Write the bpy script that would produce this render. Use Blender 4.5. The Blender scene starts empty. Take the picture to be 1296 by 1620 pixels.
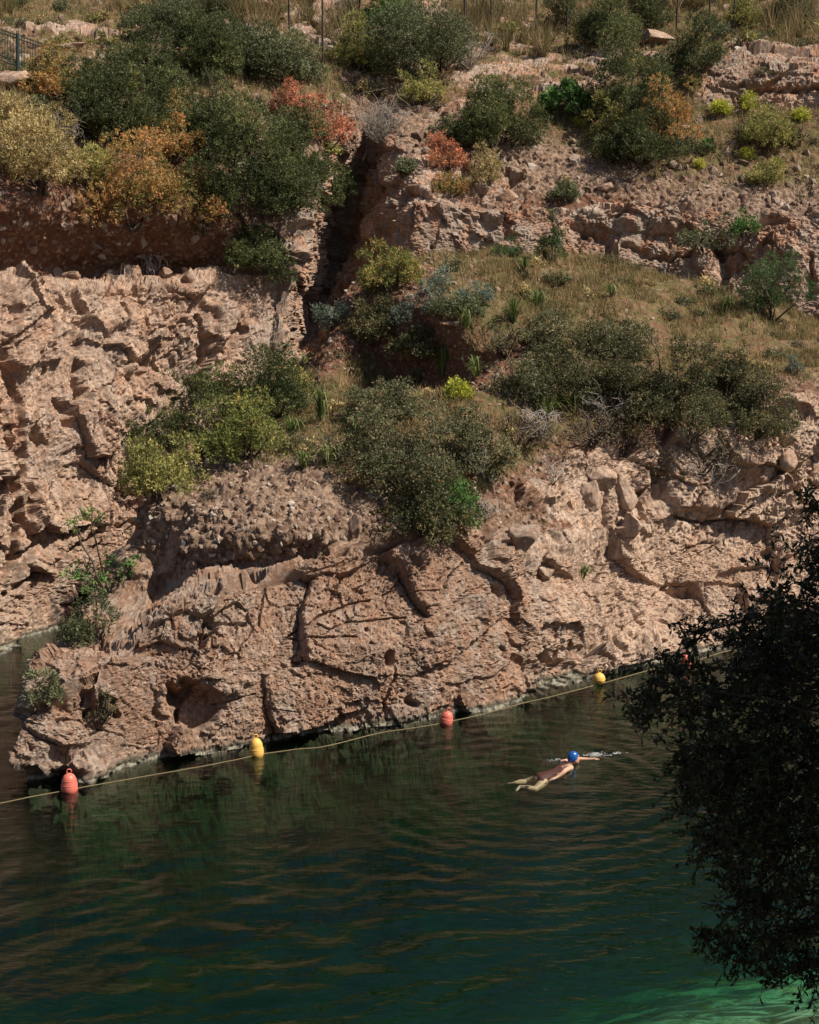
import bpy, bmesh, math, random
import numpy as np
from mathutils import Vector, Matrix
from mathutils.bvhtree import BVHTree

# ------------------------------------------------------------------ camera, sky, sun, exposure
sc = bpy.context.scene
COL = sc.collection
R = math.radians
CAM_H, PITCH, F = 8.0, R(10.3), 2250.0          # photograph: 1296 x 1620 px, 50 mm on a 36 mm tall frame
cam_d = bpy.data.cameras.new('camera'); cam = bpy.data.objects.new('camera', cam_d); COL.objects.link(cam)
cam.location = (0, 0, CAM_H); cam.rotation_euler = (R(90) - PITCH, 0, 0)
cam_d.sensor_fit = 'VERTICAL'; cam_d.sensor_height = 36; cam_d.sensor_width = 28.8; cam_d.lens = 36 * F / 1620
cam_d.clip_end = 2000; cam_d.clip_start = 0.1
sc.camera = cam
SUN_AZ, SUN_EL = R(73), R(50)                    # azimuth measured from behind the camera towards the right
sd = Vector((math.sin(SUN_AZ) * math.cos(SUN_EL), -math.cos(SUN_AZ) * math.cos(SUN_EL), math.sin(SUN_EL)))
w = bpy.data.worlds.new('World'); sc.world = w; w.use_nodes = True
nt = w.node_tree; nt.nodes.clear()
sky = nt.nodes.new('ShaderNodeTexSky'); sky.sky_type = 'NISHITA'; sky.sun_disc = False
sky.sun_elevation = SUN_EL; sky.sun_rotation = math.atan2(sd.x, sd.y); sky.air_density = 1.0; sky.dust_density = 1.5
bg = nt.nodes.new('ShaderNodeBackground'); bg.inputs[1].default_value = 0.062
wo = nt.nodes.new('ShaderNodeOutputWorld'); nt.links.new(sky.outputs[0], bg.inputs[0]); nt.links.new(bg.outputs[0], wo.inputs[0])
sl = bpy.data.lights.new('sun', 'SUN'); sl.energy = 5.0; sl.angle = R(0.53); sl.color = (1.0, 0.90, 0.77)
so = bpy.data.objects.new('sun', sl); COL.objects.link(so); so.rotation_euler = sd.to_track_quat('Z', 'Y').to_euler()
sc.view_settings.view_transform = 'Standard'; sc.view_settings.look = 'None'
sc.view_settings.exposure = 0.5; sc.view_settings.gamma = 1.0; sc.view_settings.use_curve_mapping = False
sc.cycles.use_denoising = True; sc.cycles.max_bounces = 8; sc.cycles.transparent_max_bounces = 16
sc.cycles.caustics_reflective = False; sc.cycles.caustics_refractive = False

# ------------------------------------------------------------------ helpers
rng = np.random.default_rng(7)
cp, sp = math.cos(PITCH), math.sin(PITCH)
def ray(px, py):
    a, b = (px - 648) / F, -(py - 810) / F
    return Vector((a, cp + b * sp, -sp + b * cp))
def at(px, py, Y):                               # the point at distance Y from the camera's bank
    d = ray(px, py); return Vector((0, 0, CAM_H)) + d * (Y / d.y)
def onwater(px, py, z=0.0):
    d = ray(px, py); return Vector((0, 0, CAM_H)) + d * ((z - CAM_H) / d.z)

_G = np.random.default_rng(3).normal(size=(256, 3)); _G /= np.linalg.norm(_G, axis=1)[:, None]
_G = _G.astype(np.float32)
_P = np.random.default_rng(4).permutation(256).astype(np.int32)
def perlin(p):
    p = np.asarray(p, np.float32); i = np.floor(p).astype(np.int32); f = p - i
    u = f * f * f * (f * (f * 6 - 15) + 10)
    out = np.zeros(len(p), np.float32)
    for dx in (0, 1):
        hx = _P[(i[:, 0] + dx) & 255]; wx = u[:, 0] if dx else 1 - u[:, 0]
        for dy in (0, 1):
            hy = _P[(hx + i[:, 1] + dy) & 255]; wy = wx * (u[:, 1] if dy else 1 - u[:, 1])
            for dz in (0, 1):
                g = _G[_P[(hy + i[:, 2] + dz) & 255]]
                wz = wy * (u[:, 2] if dz else 1 - u[:, 2])
                out += wz * (g[:, 0] * (f[:, 0] - dx) + g[:, 1] * (f[:, 1] - dy) + g[:, 2] * (f[:, 2] - dz))
    return out * 1.5
def fbm(p, octv=4, lac=2.1, gain=0.5):
    s = 0; a = 1.0
    for k in range(octv):
        s = s + a * perlin(p + 17.3 * k); p = p * lac; a *= gain
    return s
def worley(p, seed=0, facet=False):
    p = np.asarray(p, np.float32); i = np.floor(p).astype(np.int32)
    f1 = np.full(len(p), 9, np.float32); f2 = f1.copy(); cid = np.zeros(len(p), np.float32); fc = cid.copy()
    T = np.random.default_rng(50 + seed).random((256, 4)).astype(np.float32); Gr = np.random.default_rng(90 + seed).normal(size=(256, 3)).astype(np.float32)
    for dx in (-1, 0, 1):
        for dy in (-1, 0, 1):
            for dz in (-1, 0, 1):
                c = i + np.array((dx, dy, dz), np.int32)
                h = _P[(_P[(_P[c[:, 0] & 255] + c[:, 1]) & 255] + c[:, 2]) & 255]
                t = T[h]; q = c + t[:, :3] - p
                d = np.sqrt(q[:, 0] ** 2 + q[:, 1] ** 2 + q[:, 2] ** 2)
                near = d < f1
                f2 = np.where(near, f1, np.minimum(f2, d)); cid = np.where(near, t[:, 3], cid); f1 = np.where(near, d, f1)
                if facet: fc = np.where(near, (q * Gr[h]).sum(1), fc)
    return (f1, f2, cid, fc) if facet else (f1, f2, cid)
def sstep(a, b, x): t = np.clip((x - a) / (b - a), 0, 1); return t * t * (3 - 2 * t)

def cr(Pc, t):                                   # Catmull-Rom along axis 0
    n = len(Pc); i = np.clip(np.floor(t).astype(int), 0, n - 2); f = (t - i).reshape((-1,) + (1,) * (Pc.ndim - 1))
    p0 = Pc[np.maximum(i - 1, 0)]; p1 = Pc[i]; p2 = Pc[i + 1]; p3 = Pc[np.minimum(i + 2, n - 1)]
    return 0.5 * (2 * p1 + (p2 - p0) * f + (2 * p0 - 5 * p1 + 4 * p2 - p3) * f ** 2 + (3 * p1 - p0 - 3 * p2 + p3) * f ** 3)
def lerpn(Pc, t):
    n = len(Pc); i = np.clip(np.floor(t).astype(int), 0, n - 2); f = (t - i).reshape((-1,) + (1,) * (Pc.ndim - 1))
    return Pc[i] * (1 - f) + Pc[i + 1] * f
def params(counts):                              # counts[k] samples between control k and k+1
    t = [np.linspace(k, k + 1, c, endpoint=False) for k, c in enumerate(counts)]
    return np.concatenate(t + [[len(counts)]])

def mesh_np(name, V, faces, mat, parent=None, smooth=True, attrs=None):
    """V (n,3) array; faces (m,3) or (m,4) array."""
    me = bpy.data.meshes.new(name); V = np.ascontiguousarray(V, np.float32); faces = np.ascontiguousarray(faces, np.int32)
    m, k = faces.shape
    me.vertices.add(len(V)); me.vertices.foreach_set('co', V.ravel())
    me.loops.add(m * k); me.loops.foreach_set('vertex_index', faces.ravel())
    me.polygons.add(m); me.polygons.foreach_set('loop_start', np.arange(0, m * k, k, dtype=np.int32))
    me.polygons.foreach_set('loop_total', np.full(m, k, np.int32))
    me.polygons.foreach_set('use_smooth', np.full(m, smooth, bool))
    for an, av in (attrs or {}).items():
        av = np.asarray(av, np.float32)
        if av.ndim == 1:
            a = me.attributes.new(an, 'FLOAT', 'POINT'); a.data.foreach_set('value', av)
        else:
            a = me.attributes.new(an, 'FLOAT_COLOR', 'POINT')
            c4 = np.ones((len(V), 4), np.float32); c4[:, :3] = av; a.data.foreach_set('color', c4.ravel())
    me.update(calc_edges=True); me.validate()
    o = bpy.data.objects.new(name, me); COL.objects.link(o)
    if mat is not None: me.materials.append(mat)
    if parent is not None: o.parent = parent
    return o
def tag(o, label=None, cat=None, group=None, kind=None):
    if label: o['label'] = label
    if cat: o['category'] = cat
    if group: o['group'] = group
    if kind: o['kind'] = kind
    return o
def empty(name, loc, rz=0.0):
    o = bpy.data.objects.new(name, None); COL.objects.link(o); o.location = loc; o.rotation_euler = (0, 0, rz); return o
def obj_bm(name, bm, mat, parent=None, smooth=True):
    me = bpy.data.meshes.new(name); bm.to_mesh(me); bm.free()
    for p in me.polygons: p.use_smooth = smooth
    me.materials.append(mat); o = bpy.data.objects.new(name, me); COL.objects.link(o)
    if parent is not None: o.parent = parent
    return o
def tubes(paths, sides=5):
    """paths: list of (points (n,3), radii (n)) -> V, quads"""
    Vs, Fs = [], []; off = 0; ang = np.arange(sides) * 2 * math.pi / sides
    for P, r in paths:
        P = np.asarray(P, float); n = len(P); r = np.broadcast_to(np.asarray(r, float), (n,))
        T = np.gradient(P, axis=0); T /= np.linalg.norm(T, axis=1)[:, None] + 1e-9
        up = np.tile((0.31, 0.17, 0.93), (n, 1)); up[np.abs((T * up).sum(1)) > 0.95] = (1, 0, 0)
        A = np.cross(T, up); A /= np.linalg.norm(A, axis=1)[:, None] + 1e-9; B = np.cross(T, A)
        V = P[:, None] + r[:, None, None] * (np.cos(ang)[None, :, None] * A[:, None] + np.sin(ang)[None, :, None] * B[:, None])
        Vs.append(V.reshape(-1, 3)); i = np.arange(n - 1)[:, None] * sides; j = np.arange(sides)[None]; k = (j + 1) % sides
        Fs.append((off + np.stack([i + j, i + k, i + sides + k, i + sides + j], -1)).reshape(-1, 4)); off += n * sides
    return np.concatenate(Vs), np.concatenate(Fs)

# ------------------------------------------------------------------ materials
def newmat(name):
    m = bpy.data.materials.new(name); m.use_nodes = True; t = m.node_tree; t.nodes.clear()
    o = t.nodes.new('ShaderNodeOutputMaterial'); return m, t, o
def nd(t, typ, ins=None, **kw):
    n = t.nodes.new(typ)
    for k, v in kw.items(): setattr(n, k, v)
    for k, v in (ins or {}).items():
        if isinstance(v, bpy.types.NodeSocket): t.links.new(v, n.inputs[k])
        else: n.inputs[k].default_value = v
    return n
def ramp(t, fac, stops):
    n = t.nodes.new('ShaderNodeValToRGB'); t.links.new(fac, n.inputs[0]); e = n.color_ramp.elements
    while len(e) > 1: e.remove(e[-1])
    for i, (p, c) in enumerate(stops):
        x = e[0] if i == 0 else e.new(p)
        x.position = p; c = (c, c, c) if isinstance(c, (int, float)) else c; x.color = (*c[:3], 1)
    return n.outputs[0]
def mix(t, fac, a, b, blend='MIX'):
    n = t.nodes.new('ShaderNodeMix'); n.data_type = 'RGBA'; n.blend_type = blend
    for k, v in ((0, fac), (6, a), (7, b)):
        if isinstance(v, bpy.types.NodeSocket): t.links.new(v, n.inputs[k])
        else: n.inputs[k].default_value = v if k == 0 else (*v[:3], 1)
    return n.outputs[2]
def noise(t, co, scale, detail=4, rough=0.55, dist=0.0):
    return nd(t, 'ShaderNodeTexNoise', {'Vector': co, 'Scale': scale, 'Detail': detail, 'Roughness': rough, 'Distortion': dist}).outputs[0]
def simple(name, col, rough=0.6, var=0.15, scale=20, spec=0.3, bump=0.0):
    m, t, o = newmat(name); co = nd(t, 'ShaderNodeTexCoord').outputs['Object']
    n = noise(t, co, scale, 3)
    c = mix(t, n, tuple(x * (1 - var) for x in col), tuple(min(1, x * (1 + var)) for x in col))
    b = nd(t, 'ShaderNodeBsdfPrincipled', {'Base Color': c, 'Roughness': rough, 'Specular IOR Level': spec})
    if bump: t.links.new(nd(t, 'ShaderNodeBump', {'Height': n, 'Strength': bump, 'Distance': 0.01}).outputs[0], b.inputs['Normal'])
    t.links.new(b.outputs[0], o.inputs[0]); return m

def terrain_mat():
    m, t, o = newmat('limestone_and_soil')
    pos = nd(t, 'ShaderNodeNewGeometry').outputs['Position']
    surf = nd(t, 'ShaderNodeVertexColor', layer_name='surf').outputs[0]
    sx = nd(t, 'ShaderNodeSeparateColor', {0: surf}); rock, scree, grass = sx.outputs[0], sx.outputs[1], sx.outputs[2]
    n1 = noise(t, pos, 0.55, 5, 0.6, 0.6); n2 = noise(t, pos, 2.3, 6, 0.65, 0.8); n3 = noise(t, pos, 11, 5, 0.6); n4 = noise(t, pos, 70, 4, 0.65)
    # limestone: pinkish tan with orange-red stains and grey weathered skin
    c = ramp(t, n1, [(0.34, (0.27, 0.155, 0.10)), (0.5, (0.43, 0.28, 0.195)), (0.64, (0.53, 0.40, 0.30))])
    c = mix(t, ramp(t, n2, [(0.46, 0.0), (0.62, 0.85)]), c, (0.44, 0.205, 0.11))
    mp = nd(t, 'ShaderNodeMapping', {'Vector': pos, 'Scale': (1.0, 1.0, 0.45)}).outputs[0]
    n5 = noise(t, mp, 1.35, 7, 0.7, 1.0)
    c = mix(t, ramp(t, n5, [(0.44, 0.0), (0.57, 0.85)]), c, (0.37, 0.32, 0.27))
    n6 = noise(t, pos, 0.9, 6, 0.7, 1.5)
    c = mix(t, ramp(t, n6, [(0.54, 0.0), (0.68, 0.75)]), c, (0.24, 0.155, 0.11))
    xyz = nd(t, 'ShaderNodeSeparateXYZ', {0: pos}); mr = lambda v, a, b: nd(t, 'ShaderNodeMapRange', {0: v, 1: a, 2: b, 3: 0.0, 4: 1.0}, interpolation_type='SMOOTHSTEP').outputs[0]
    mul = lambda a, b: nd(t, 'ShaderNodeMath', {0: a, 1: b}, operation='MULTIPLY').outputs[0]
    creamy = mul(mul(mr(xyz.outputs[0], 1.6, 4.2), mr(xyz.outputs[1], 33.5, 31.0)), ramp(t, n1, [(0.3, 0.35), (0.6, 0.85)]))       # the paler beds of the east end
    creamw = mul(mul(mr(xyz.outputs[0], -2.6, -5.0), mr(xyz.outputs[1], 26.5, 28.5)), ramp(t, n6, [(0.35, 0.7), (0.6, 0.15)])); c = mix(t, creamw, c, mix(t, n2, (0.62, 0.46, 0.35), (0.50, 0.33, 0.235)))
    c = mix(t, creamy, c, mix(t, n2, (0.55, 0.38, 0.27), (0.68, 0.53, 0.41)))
    ochre = mul(mul(mr(xyz.outputs[0], 2.6, 0.6), mr(xyz.outputs[1], 28.0, 26.0)), ramp(t, n5, [(0.38, 0.75), (0.62, 0.1)]))        # brown weathered beds of the promontory; some grazing-light darkness put into the colour
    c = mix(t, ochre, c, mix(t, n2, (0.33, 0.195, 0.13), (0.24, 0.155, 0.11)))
    stre = noise(t, nd(t, 'ShaderNodeMapping', {'Vector': pos, 'Scale': (3.0, 3.0, 0.35)}).outputs[0], 1.6, 5, 0.65, 0.4)
    c = mix(t, ramp(t, stre, [(0.49, 0.0), (0.63, 0.65)]), c, (0.16, 0.11, 0.085))
    c = mix(t, ramp(t, n3, [(0.36, 0.7), (0.52, 0.0)]), c, (0.25, 0.155, 0.105))
    c = mix(t, ramp(t, n3, [(0.54, 0.0), (0.72, 0.55)]), c, (0.64, 0.51, 0.40))
    c = mix(t, ramp(t, n4, [(0.34, 0.5), (0.48, 0.0)]), c, (0.20, 0.12, 0.085))
    # the band the lake leaves at its shore: dark algae above a pale crust
    z = nd(t, 'ShaderNodeSeparateXYZ', {0: pos}).outputs[2]
    mr0 = lambda v, a, b: nd(t, 'ShaderNodeMapRange', {0: v, 1: a, 2: b, 3: 0.0, 4: 1.0}).outputs[0]
    zz = nd(t, 'ShaderNodeMath', {0: z, 1: nd(t, 'ShaderNodeMath', {0: n2, 1: 0.24}, operation='MULTIPLY').outputs[0]}, operation='SUBTRACT').outputs[0]
    band = ramp(t, nd(t, 'ShaderNodeMath', {0: zz, 1: 0.5}, operation='ADD').outputs[0], [(0.0, 1.0), (0.47, 1.0), (0.53, 0.0)])
    c = mix(t, band, c, mix(t, mr0(z, -0.02, -0.12), mix(t, n3, (0.05, 0.046, 0.035), (0.16, 0.14, 0.10)), mix(t, n3, (0.022, 0.024, 0.014), (0.075, 0.07, 0.04))))
    crust = ramp(t, nd(t, 'ShaderNodeMath', {0: z, 1: 0.5}, operation='ADD').outputs[0], [(0.49, 0.0), (0.505, 0.85), (0.54, 0.8), (0.575, 0.0)])
    c = mix(t, nd(t, 'ShaderNodeMath', {0: crust, 1: ramp(t, n3, [(0.4, 0.1), (0.55, 1.0)])}, operation='MULTIPLY').outputs[0], c, (0.42, 0.40, 0.32))
    # soils
    vor = nd(t, 'ShaderNodeTexVoronoi', {'Vector': pos, 'Scale': 13.0})
    scr = mix(t, nd(t, 'ShaderNodeSeparateColor', {0: vor.outputs['Color']}).outputs[0], (0.15, 0.09, 0.06), (0.36, 0.26, 0.19))
    soil = mix(t, n3, (0.115, 0.05, 0.03), (0.235, 0.115, 0.07)); soil = mix(t, ramp(t, nd(t, 'ShaderNodeSeparateColor', {0: vor.outputs['Color']}).outputs[1], [(0.6, 0.0), (0.75, 0.8)]), soil, scr)
    gr = mix(t, n3, (0.10, 0.07, 0.035), (0.27, 0.185, 0.095)); gr = mix(t, ramp(t, n5, [(0.45, 0.0), (0.6, 0.8)]), gr, soil)
    gr = mix(t, ramp(t, n2, [(0.45, 0.0), (0.62, 0.8)]), gr, (0.085, 0.095, 0.03))
    def wmask(s, nn, lo=0.4, hi=0.6):
        a = nd(t, 'ShaderNodeMath', {0: nn, 1: 0.5}, operation='SUBTRACT').outputs[0]
        a = nd(t, 'ShaderNodeMath', {0: a, 1: 0.7}, operation='MULTIPLY').outputs[0]
        return ramp(t, nd(t, 'ShaderNodeMath', {0: s, 1: a}, operation='ADD').outputs[0], [(lo, 0.0), (hi, 1.0)])
    g = mix(t, wmask(scree, n3), soil, scr); g = mix(t, wmask(grass, n2), g, gr); g = mix(t, wmask(rock, n3), g, c)
    hgt = nd(t, 'ShaderNodeMath', {0: n4, 1: nd(t, 'ShaderNodeMath', {0: n3, 1: 1.5}, operation='MULTIPLY').outputs[0]}, operation='ADD').outputs[0]
    bp = nd(t, 'ShaderNodeBump', {'Height': hgt, 'Strength': 1.0, 'Distance': 0.03}).outputs[0]
    b = nd(t, 'ShaderNodeBsdfPrincipled', {'Base Color': g, 'Roughness': 0.92, 'Specular IOR Level': 0.15, 'Normal': bp})
    t.links.new(b.outputs[0], o.inputs[0]); return m
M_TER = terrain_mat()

def leaf_mat(name, stops, transl=0.3, rough=0.6, gain=1.6):
    m, t, o = newmat(name)
    a = nd(t, 'ShaderNodeAttribute', attribute_name='tint').outputs['Fac']
    c = ramp(t, a, [(p_, tuple(min(.8, x * gain) for x in q_)) for p_, q_ in stops])
    oi = nd(t, 'ShaderNodeObjectInfo').outputs['Random']
    c = nd(t, 'ShaderNodeHueSaturation', {'Hue': 0.5, 'Saturation': 1.0, 'Value': nd(t, 'ShaderNodeMapRange', {0: oi, 3: 0.88, 4: 1.14}).outputs[0], 'Color': c}).outputs[0]
    d = nd(t, 'ShaderNodeBsdfPrincipled', {'Base Color': c, 'Roughness': rough, 'Specular IOR Level': 0.25})
    tr = nd(t, 'ShaderNodeBsdfTranslucent', {'Color': c})
    mx = nd(t, 'ShaderNodeMixShader', {0: transl, 1: d.outputs[0], 2: tr.outputs[0]})
    t.links.new(mx.outputs[0], o.inputs[0]); return m
L = {
 'juniper': leaf_mat('juniper_leaf', [(0, (0.022, 0.029, 0.011)), (0.5, (0.052, 0.064, 0.022)), (0.85, (0.092, 0.102, 0.036)), (1, (0.14, 0.135, 0.05))]),
 'olive': leaf_mat('olive_leaf', [(0, (0.04, 0.048, 0.022)), (0.6, (0.085, 0.095, 0.045)), (1, (0.15, 0.155, 0.085))]),
 'green': leaf_mat('bright_green_leaf', [(0, (0.03, 0.06, 0.015)), (0.6, (0.06, 0.125, 0.03)), (1, (0.11, 0.19, 0.05))]),
 'yellow': leaf_mat('yellow_spurge_leaf', [(0, (0.07, 0.08, 0.024)), (0.45, (0.155, 0.15, 0.045)), (1, (0.31, 0.27, 0.09))]),
 'orange': leaf_mat('orange_spurge_leaf', [(0, (0.055, 0.062, 0.02)), (0.35, (0.15, 0.125, 0.04)), (0.6, (0.26, 0.165, 0.055)), (1, (0.40, 0.18, 0.08))]),
 'coral': leaf_mat('coral_spurge_leaf', [(0, (0.08, 0.065, 0.03)), (0.35, (0.24, 0.115, 0.06)), (0.65, (0.38, 0.15, 0.085)), (1, (0.46, 0.20, 0.12))]),
 'pale': leaf_mat('pale_spurge_leaf', [(0, (0.10, 0.085, 0.035)), (0.5, (0.26, 0.20, 0.085)), (1, (0.40, 0.32, 0.16))]),
 'spurge': leaf_mat('olive_spurge_leaf', [(0, (0.05, 0.065, 0.018)), (0.5, (0.12, 0.13, 0.035)), (0.85, (0.22, 0.19, 0.055)), (1, (0.30, 0.17, 0.06))]),
 'lime': leaf_mat('lime_cushion_leaf', [(0, (0.10, 0.11, 0.02)), (0.5, (0.26, 0.27, 0.035)), (1, (0.40, 0.39, 0.06))]),
 'blue': leaf_mat('blue_grey_leaf', [(0, (0.055, 0.075, 0.055)), (0.6, (0.115, 0.14, 0.105)), (1, (0.20, 0.22, 0.17))]),
 'dark': leaf_mat('dark_scrub_leaf', [(0, (0.032, 0.035, 0.017)), (0.5, (0.06, 0.062, 0.027)), (0.85, (0.105, 0.096, 0.042)), (1, (0.17, 0.115, 0.05))]),
 'scrub': leaf_mat('grey_green_scrub_leaf', [(0, (0.04, 0.047, 0.023)), (0.5, (0.095, 0.1, 0.048)), (0.8, (0.15, 0.135, 0.07)), (1, (0.22, 0.14, 0.07))]),
 'brown': leaf_mat('brown_twiggy_leaf', [(0, (0.05, 0.04, 0.028)), (0.6, (0.10, 0.085, 0.055)), (1, (0.15, 0.125, 0.08))], 0.15),
 'strap': leaf_mat('strap_leaf', [(0, (0.05, 0.08, 0.02)), (0.6, (0.13, 0.17, 0.05)), (0.85, (0.26, 0.24, 0.10)), (1, (0.36, 0.29, 0.15))], 0.3, 0.6, 1.1),
 'pine': leaf_mat('pine_needle', [(0, (0.025, 0.045, 0.016)), (0.6, (0.055, 0.085, 0.03)), (1, (0.10, 0.135, 0.05))]),
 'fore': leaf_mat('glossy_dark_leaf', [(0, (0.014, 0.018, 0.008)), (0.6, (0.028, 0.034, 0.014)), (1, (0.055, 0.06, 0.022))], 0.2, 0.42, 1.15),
 'grass': leaf_mat('dry_grass_blade', [(0, (0.085, 0.085, 0.03)), (0.35, (0.19, 0.155, 0.065)), (0.7, (0.32, 0.235, 0.12)), (1, (0.27, 0.145, 0.075))], 0.3, 0.6, 1.05),
}
M_BARK = simple('grey_brown_bark', (0.10, 0.075, 0.055), 0.9, 0.4, 30, 0.1)
M_DEAD = simple('bleached_dead_wood', (0.34, 0.30, 0.26), 0.9, 0.3, 25, 0.1)
M_STONE = leaf_mat('loose_limestone', [(0, (0.14, 0.085, 0.06)), (0.5, (0.27, 0.19, 0.14)), (0.85, (0.35, 0.28, 0.22)), (1, (0.44, 0.38, 0.32))], 0.0, 0.9, 1.0)
M_POST = simple('rusty_fence_iron', (0.045, 0.035, 0.03), 0.8, 0.4, 30, 0.2)
M_RAIL = simple('dark_green_painted_steel', (0.022, 0.04, 0.042), 0.5, 0.2, 20, 0.4)
M_RED = simple('faded_red_plastic', (0.58, 0.15, 0.11), 0.45, 0.14, 9, 0.35)
M_YEL = simple('yellow_plastic', (0.70, 0.42, 0.10), 0.45, 0.12, 9, 0.35)
M_ROPE = simple('yellowed_rope', (0.25, 0.20, 0.11), 0.9, 0.3, 40, 0.1)
M_SKIN = simple('skin', (0.56, 0.31, 0.215), 0.45, 0.08, 12, 0.4)
M_CAP = simple('blue_latex', (0.006, 0.075, 0.30), 0.28, 0.1, 8, 0.5)
M_SUIT = simple('dark_red_swimsuit', (0.10, 0.025, 0.03), 0.6, 0.1, 20, 0.3)

# ------------------------------------------------------------------ terrain sheets
SURF = {'r': (1, 0, 0), 's': (0, 1, 0), 'g': (0, 0, 1), 'e': (0, 0, 0), 'm': (0.5, 0, 0.6), 'x': (0.25, 0.6, 0.25), 'n': (0, 0.55, 0.5), 'k': (0.7, 0.4, 0)}
def rock_disp(p):
    wv = np.stack([perlin(p * 1.1 + 5), perlin(p * 1.1 + 31), perlin(p * 1.1 + 77)], -1)
    wf = np.stack([perlin(p * 5 + 5), perlin(p * 5 + 31), perlin(p * 5 + 77)], -1)
    q = p + 0.16 * wv + 0.035 * wf
    dip = np.array([[0.95, 0.25, 0.12], [-0.26, 0.96, 0.0], [-0.22, -0.06, 1.45]], np.float32)      # beds dip to the left
    s = q @ dip.T
    crk = sstep(-0.05, 0.25, perlin(p * 0.8 + 70))
    f1, f2, c, fa = worley(s * 0.62, 1, True)                                 # big blocks with flat faces
    d = 0.26 * (c - 0.5) + 0.22 * np.clip(fa, -.8, .8) - 0.07 * crk * (1 - sstep(0.0, 0.035, f2 - f1))
    f1, f2, c, fa = worley(s * 1.6 + 9, 2, True)
    m = sstep(-0.1, 0.4, perlin(p * 0.5 + 3))
    d += (0.35 + 0.65 * m) * (0.09 * (c - 0.5) + 0.12 * np.clip(fa, -.8, .8)) - 0.06 * crk * (1 - sstep(0.0, 0.04, f2 - f1))
    f1, f2, c, fa = worley(q * 4.2 + 2, 6, True)
    d += (0.2 + 0.8 * m) * (0.03 * (c - 0.5) + 0.055 * np.clip(fa, -.8, .8)) - 0.022 * crk * (1 - sstep(0.0, 0.06, f2 - f1))
    f1, f2, c, fa = worley(q * 10 + 5, 7, True)
    d += (0.35 + 0.65 * m) * (0.012 * (c - 0.5) + 0.026 * np.clip(fa, -.8, .8))
    d += 0.16 * fbm(p * 0.5 + 40, 2) + 0.05 * (0.35 - np.abs(fbm(q * 1.5 + 11, 3)))
    f1, f2, c = worley(q * np.array((3.4, 3.4, 4.4)) + 3, 3)                  # solution pits
    pm = sstep(0.2, 0.5, perlin(p * 0.7 + 60))
    d -= 0.15 * pm * (1 - sstep(0.08, 0.34, f1)) * (c > 0.45)
    f1, f2, c = worley(q * 8 + 3, 4)
    pm2 = sstep(0.0, 0.4, perlin(p * 1.1 + 90))
    d -= 0.055 * pm2 * (1 - sstep(0.1, 0.36, f1)) * (c > 0.5)
    d += 0.024 * fbm(p * 13, 2, gain=0.8) + 0.04 * (0.3 - np.abs(fbm(q * 3.2 + 15, 3, gain=.6)))
    return d
def seg_dist(P, a, b):
    ab = b - a; t = np.clip(((P - a) @ ab) / (ab @ ab + 1e-9), 0, 1); return np.linalg.norm(P - (a + t[:, None] * ab), axis=1), t

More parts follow.
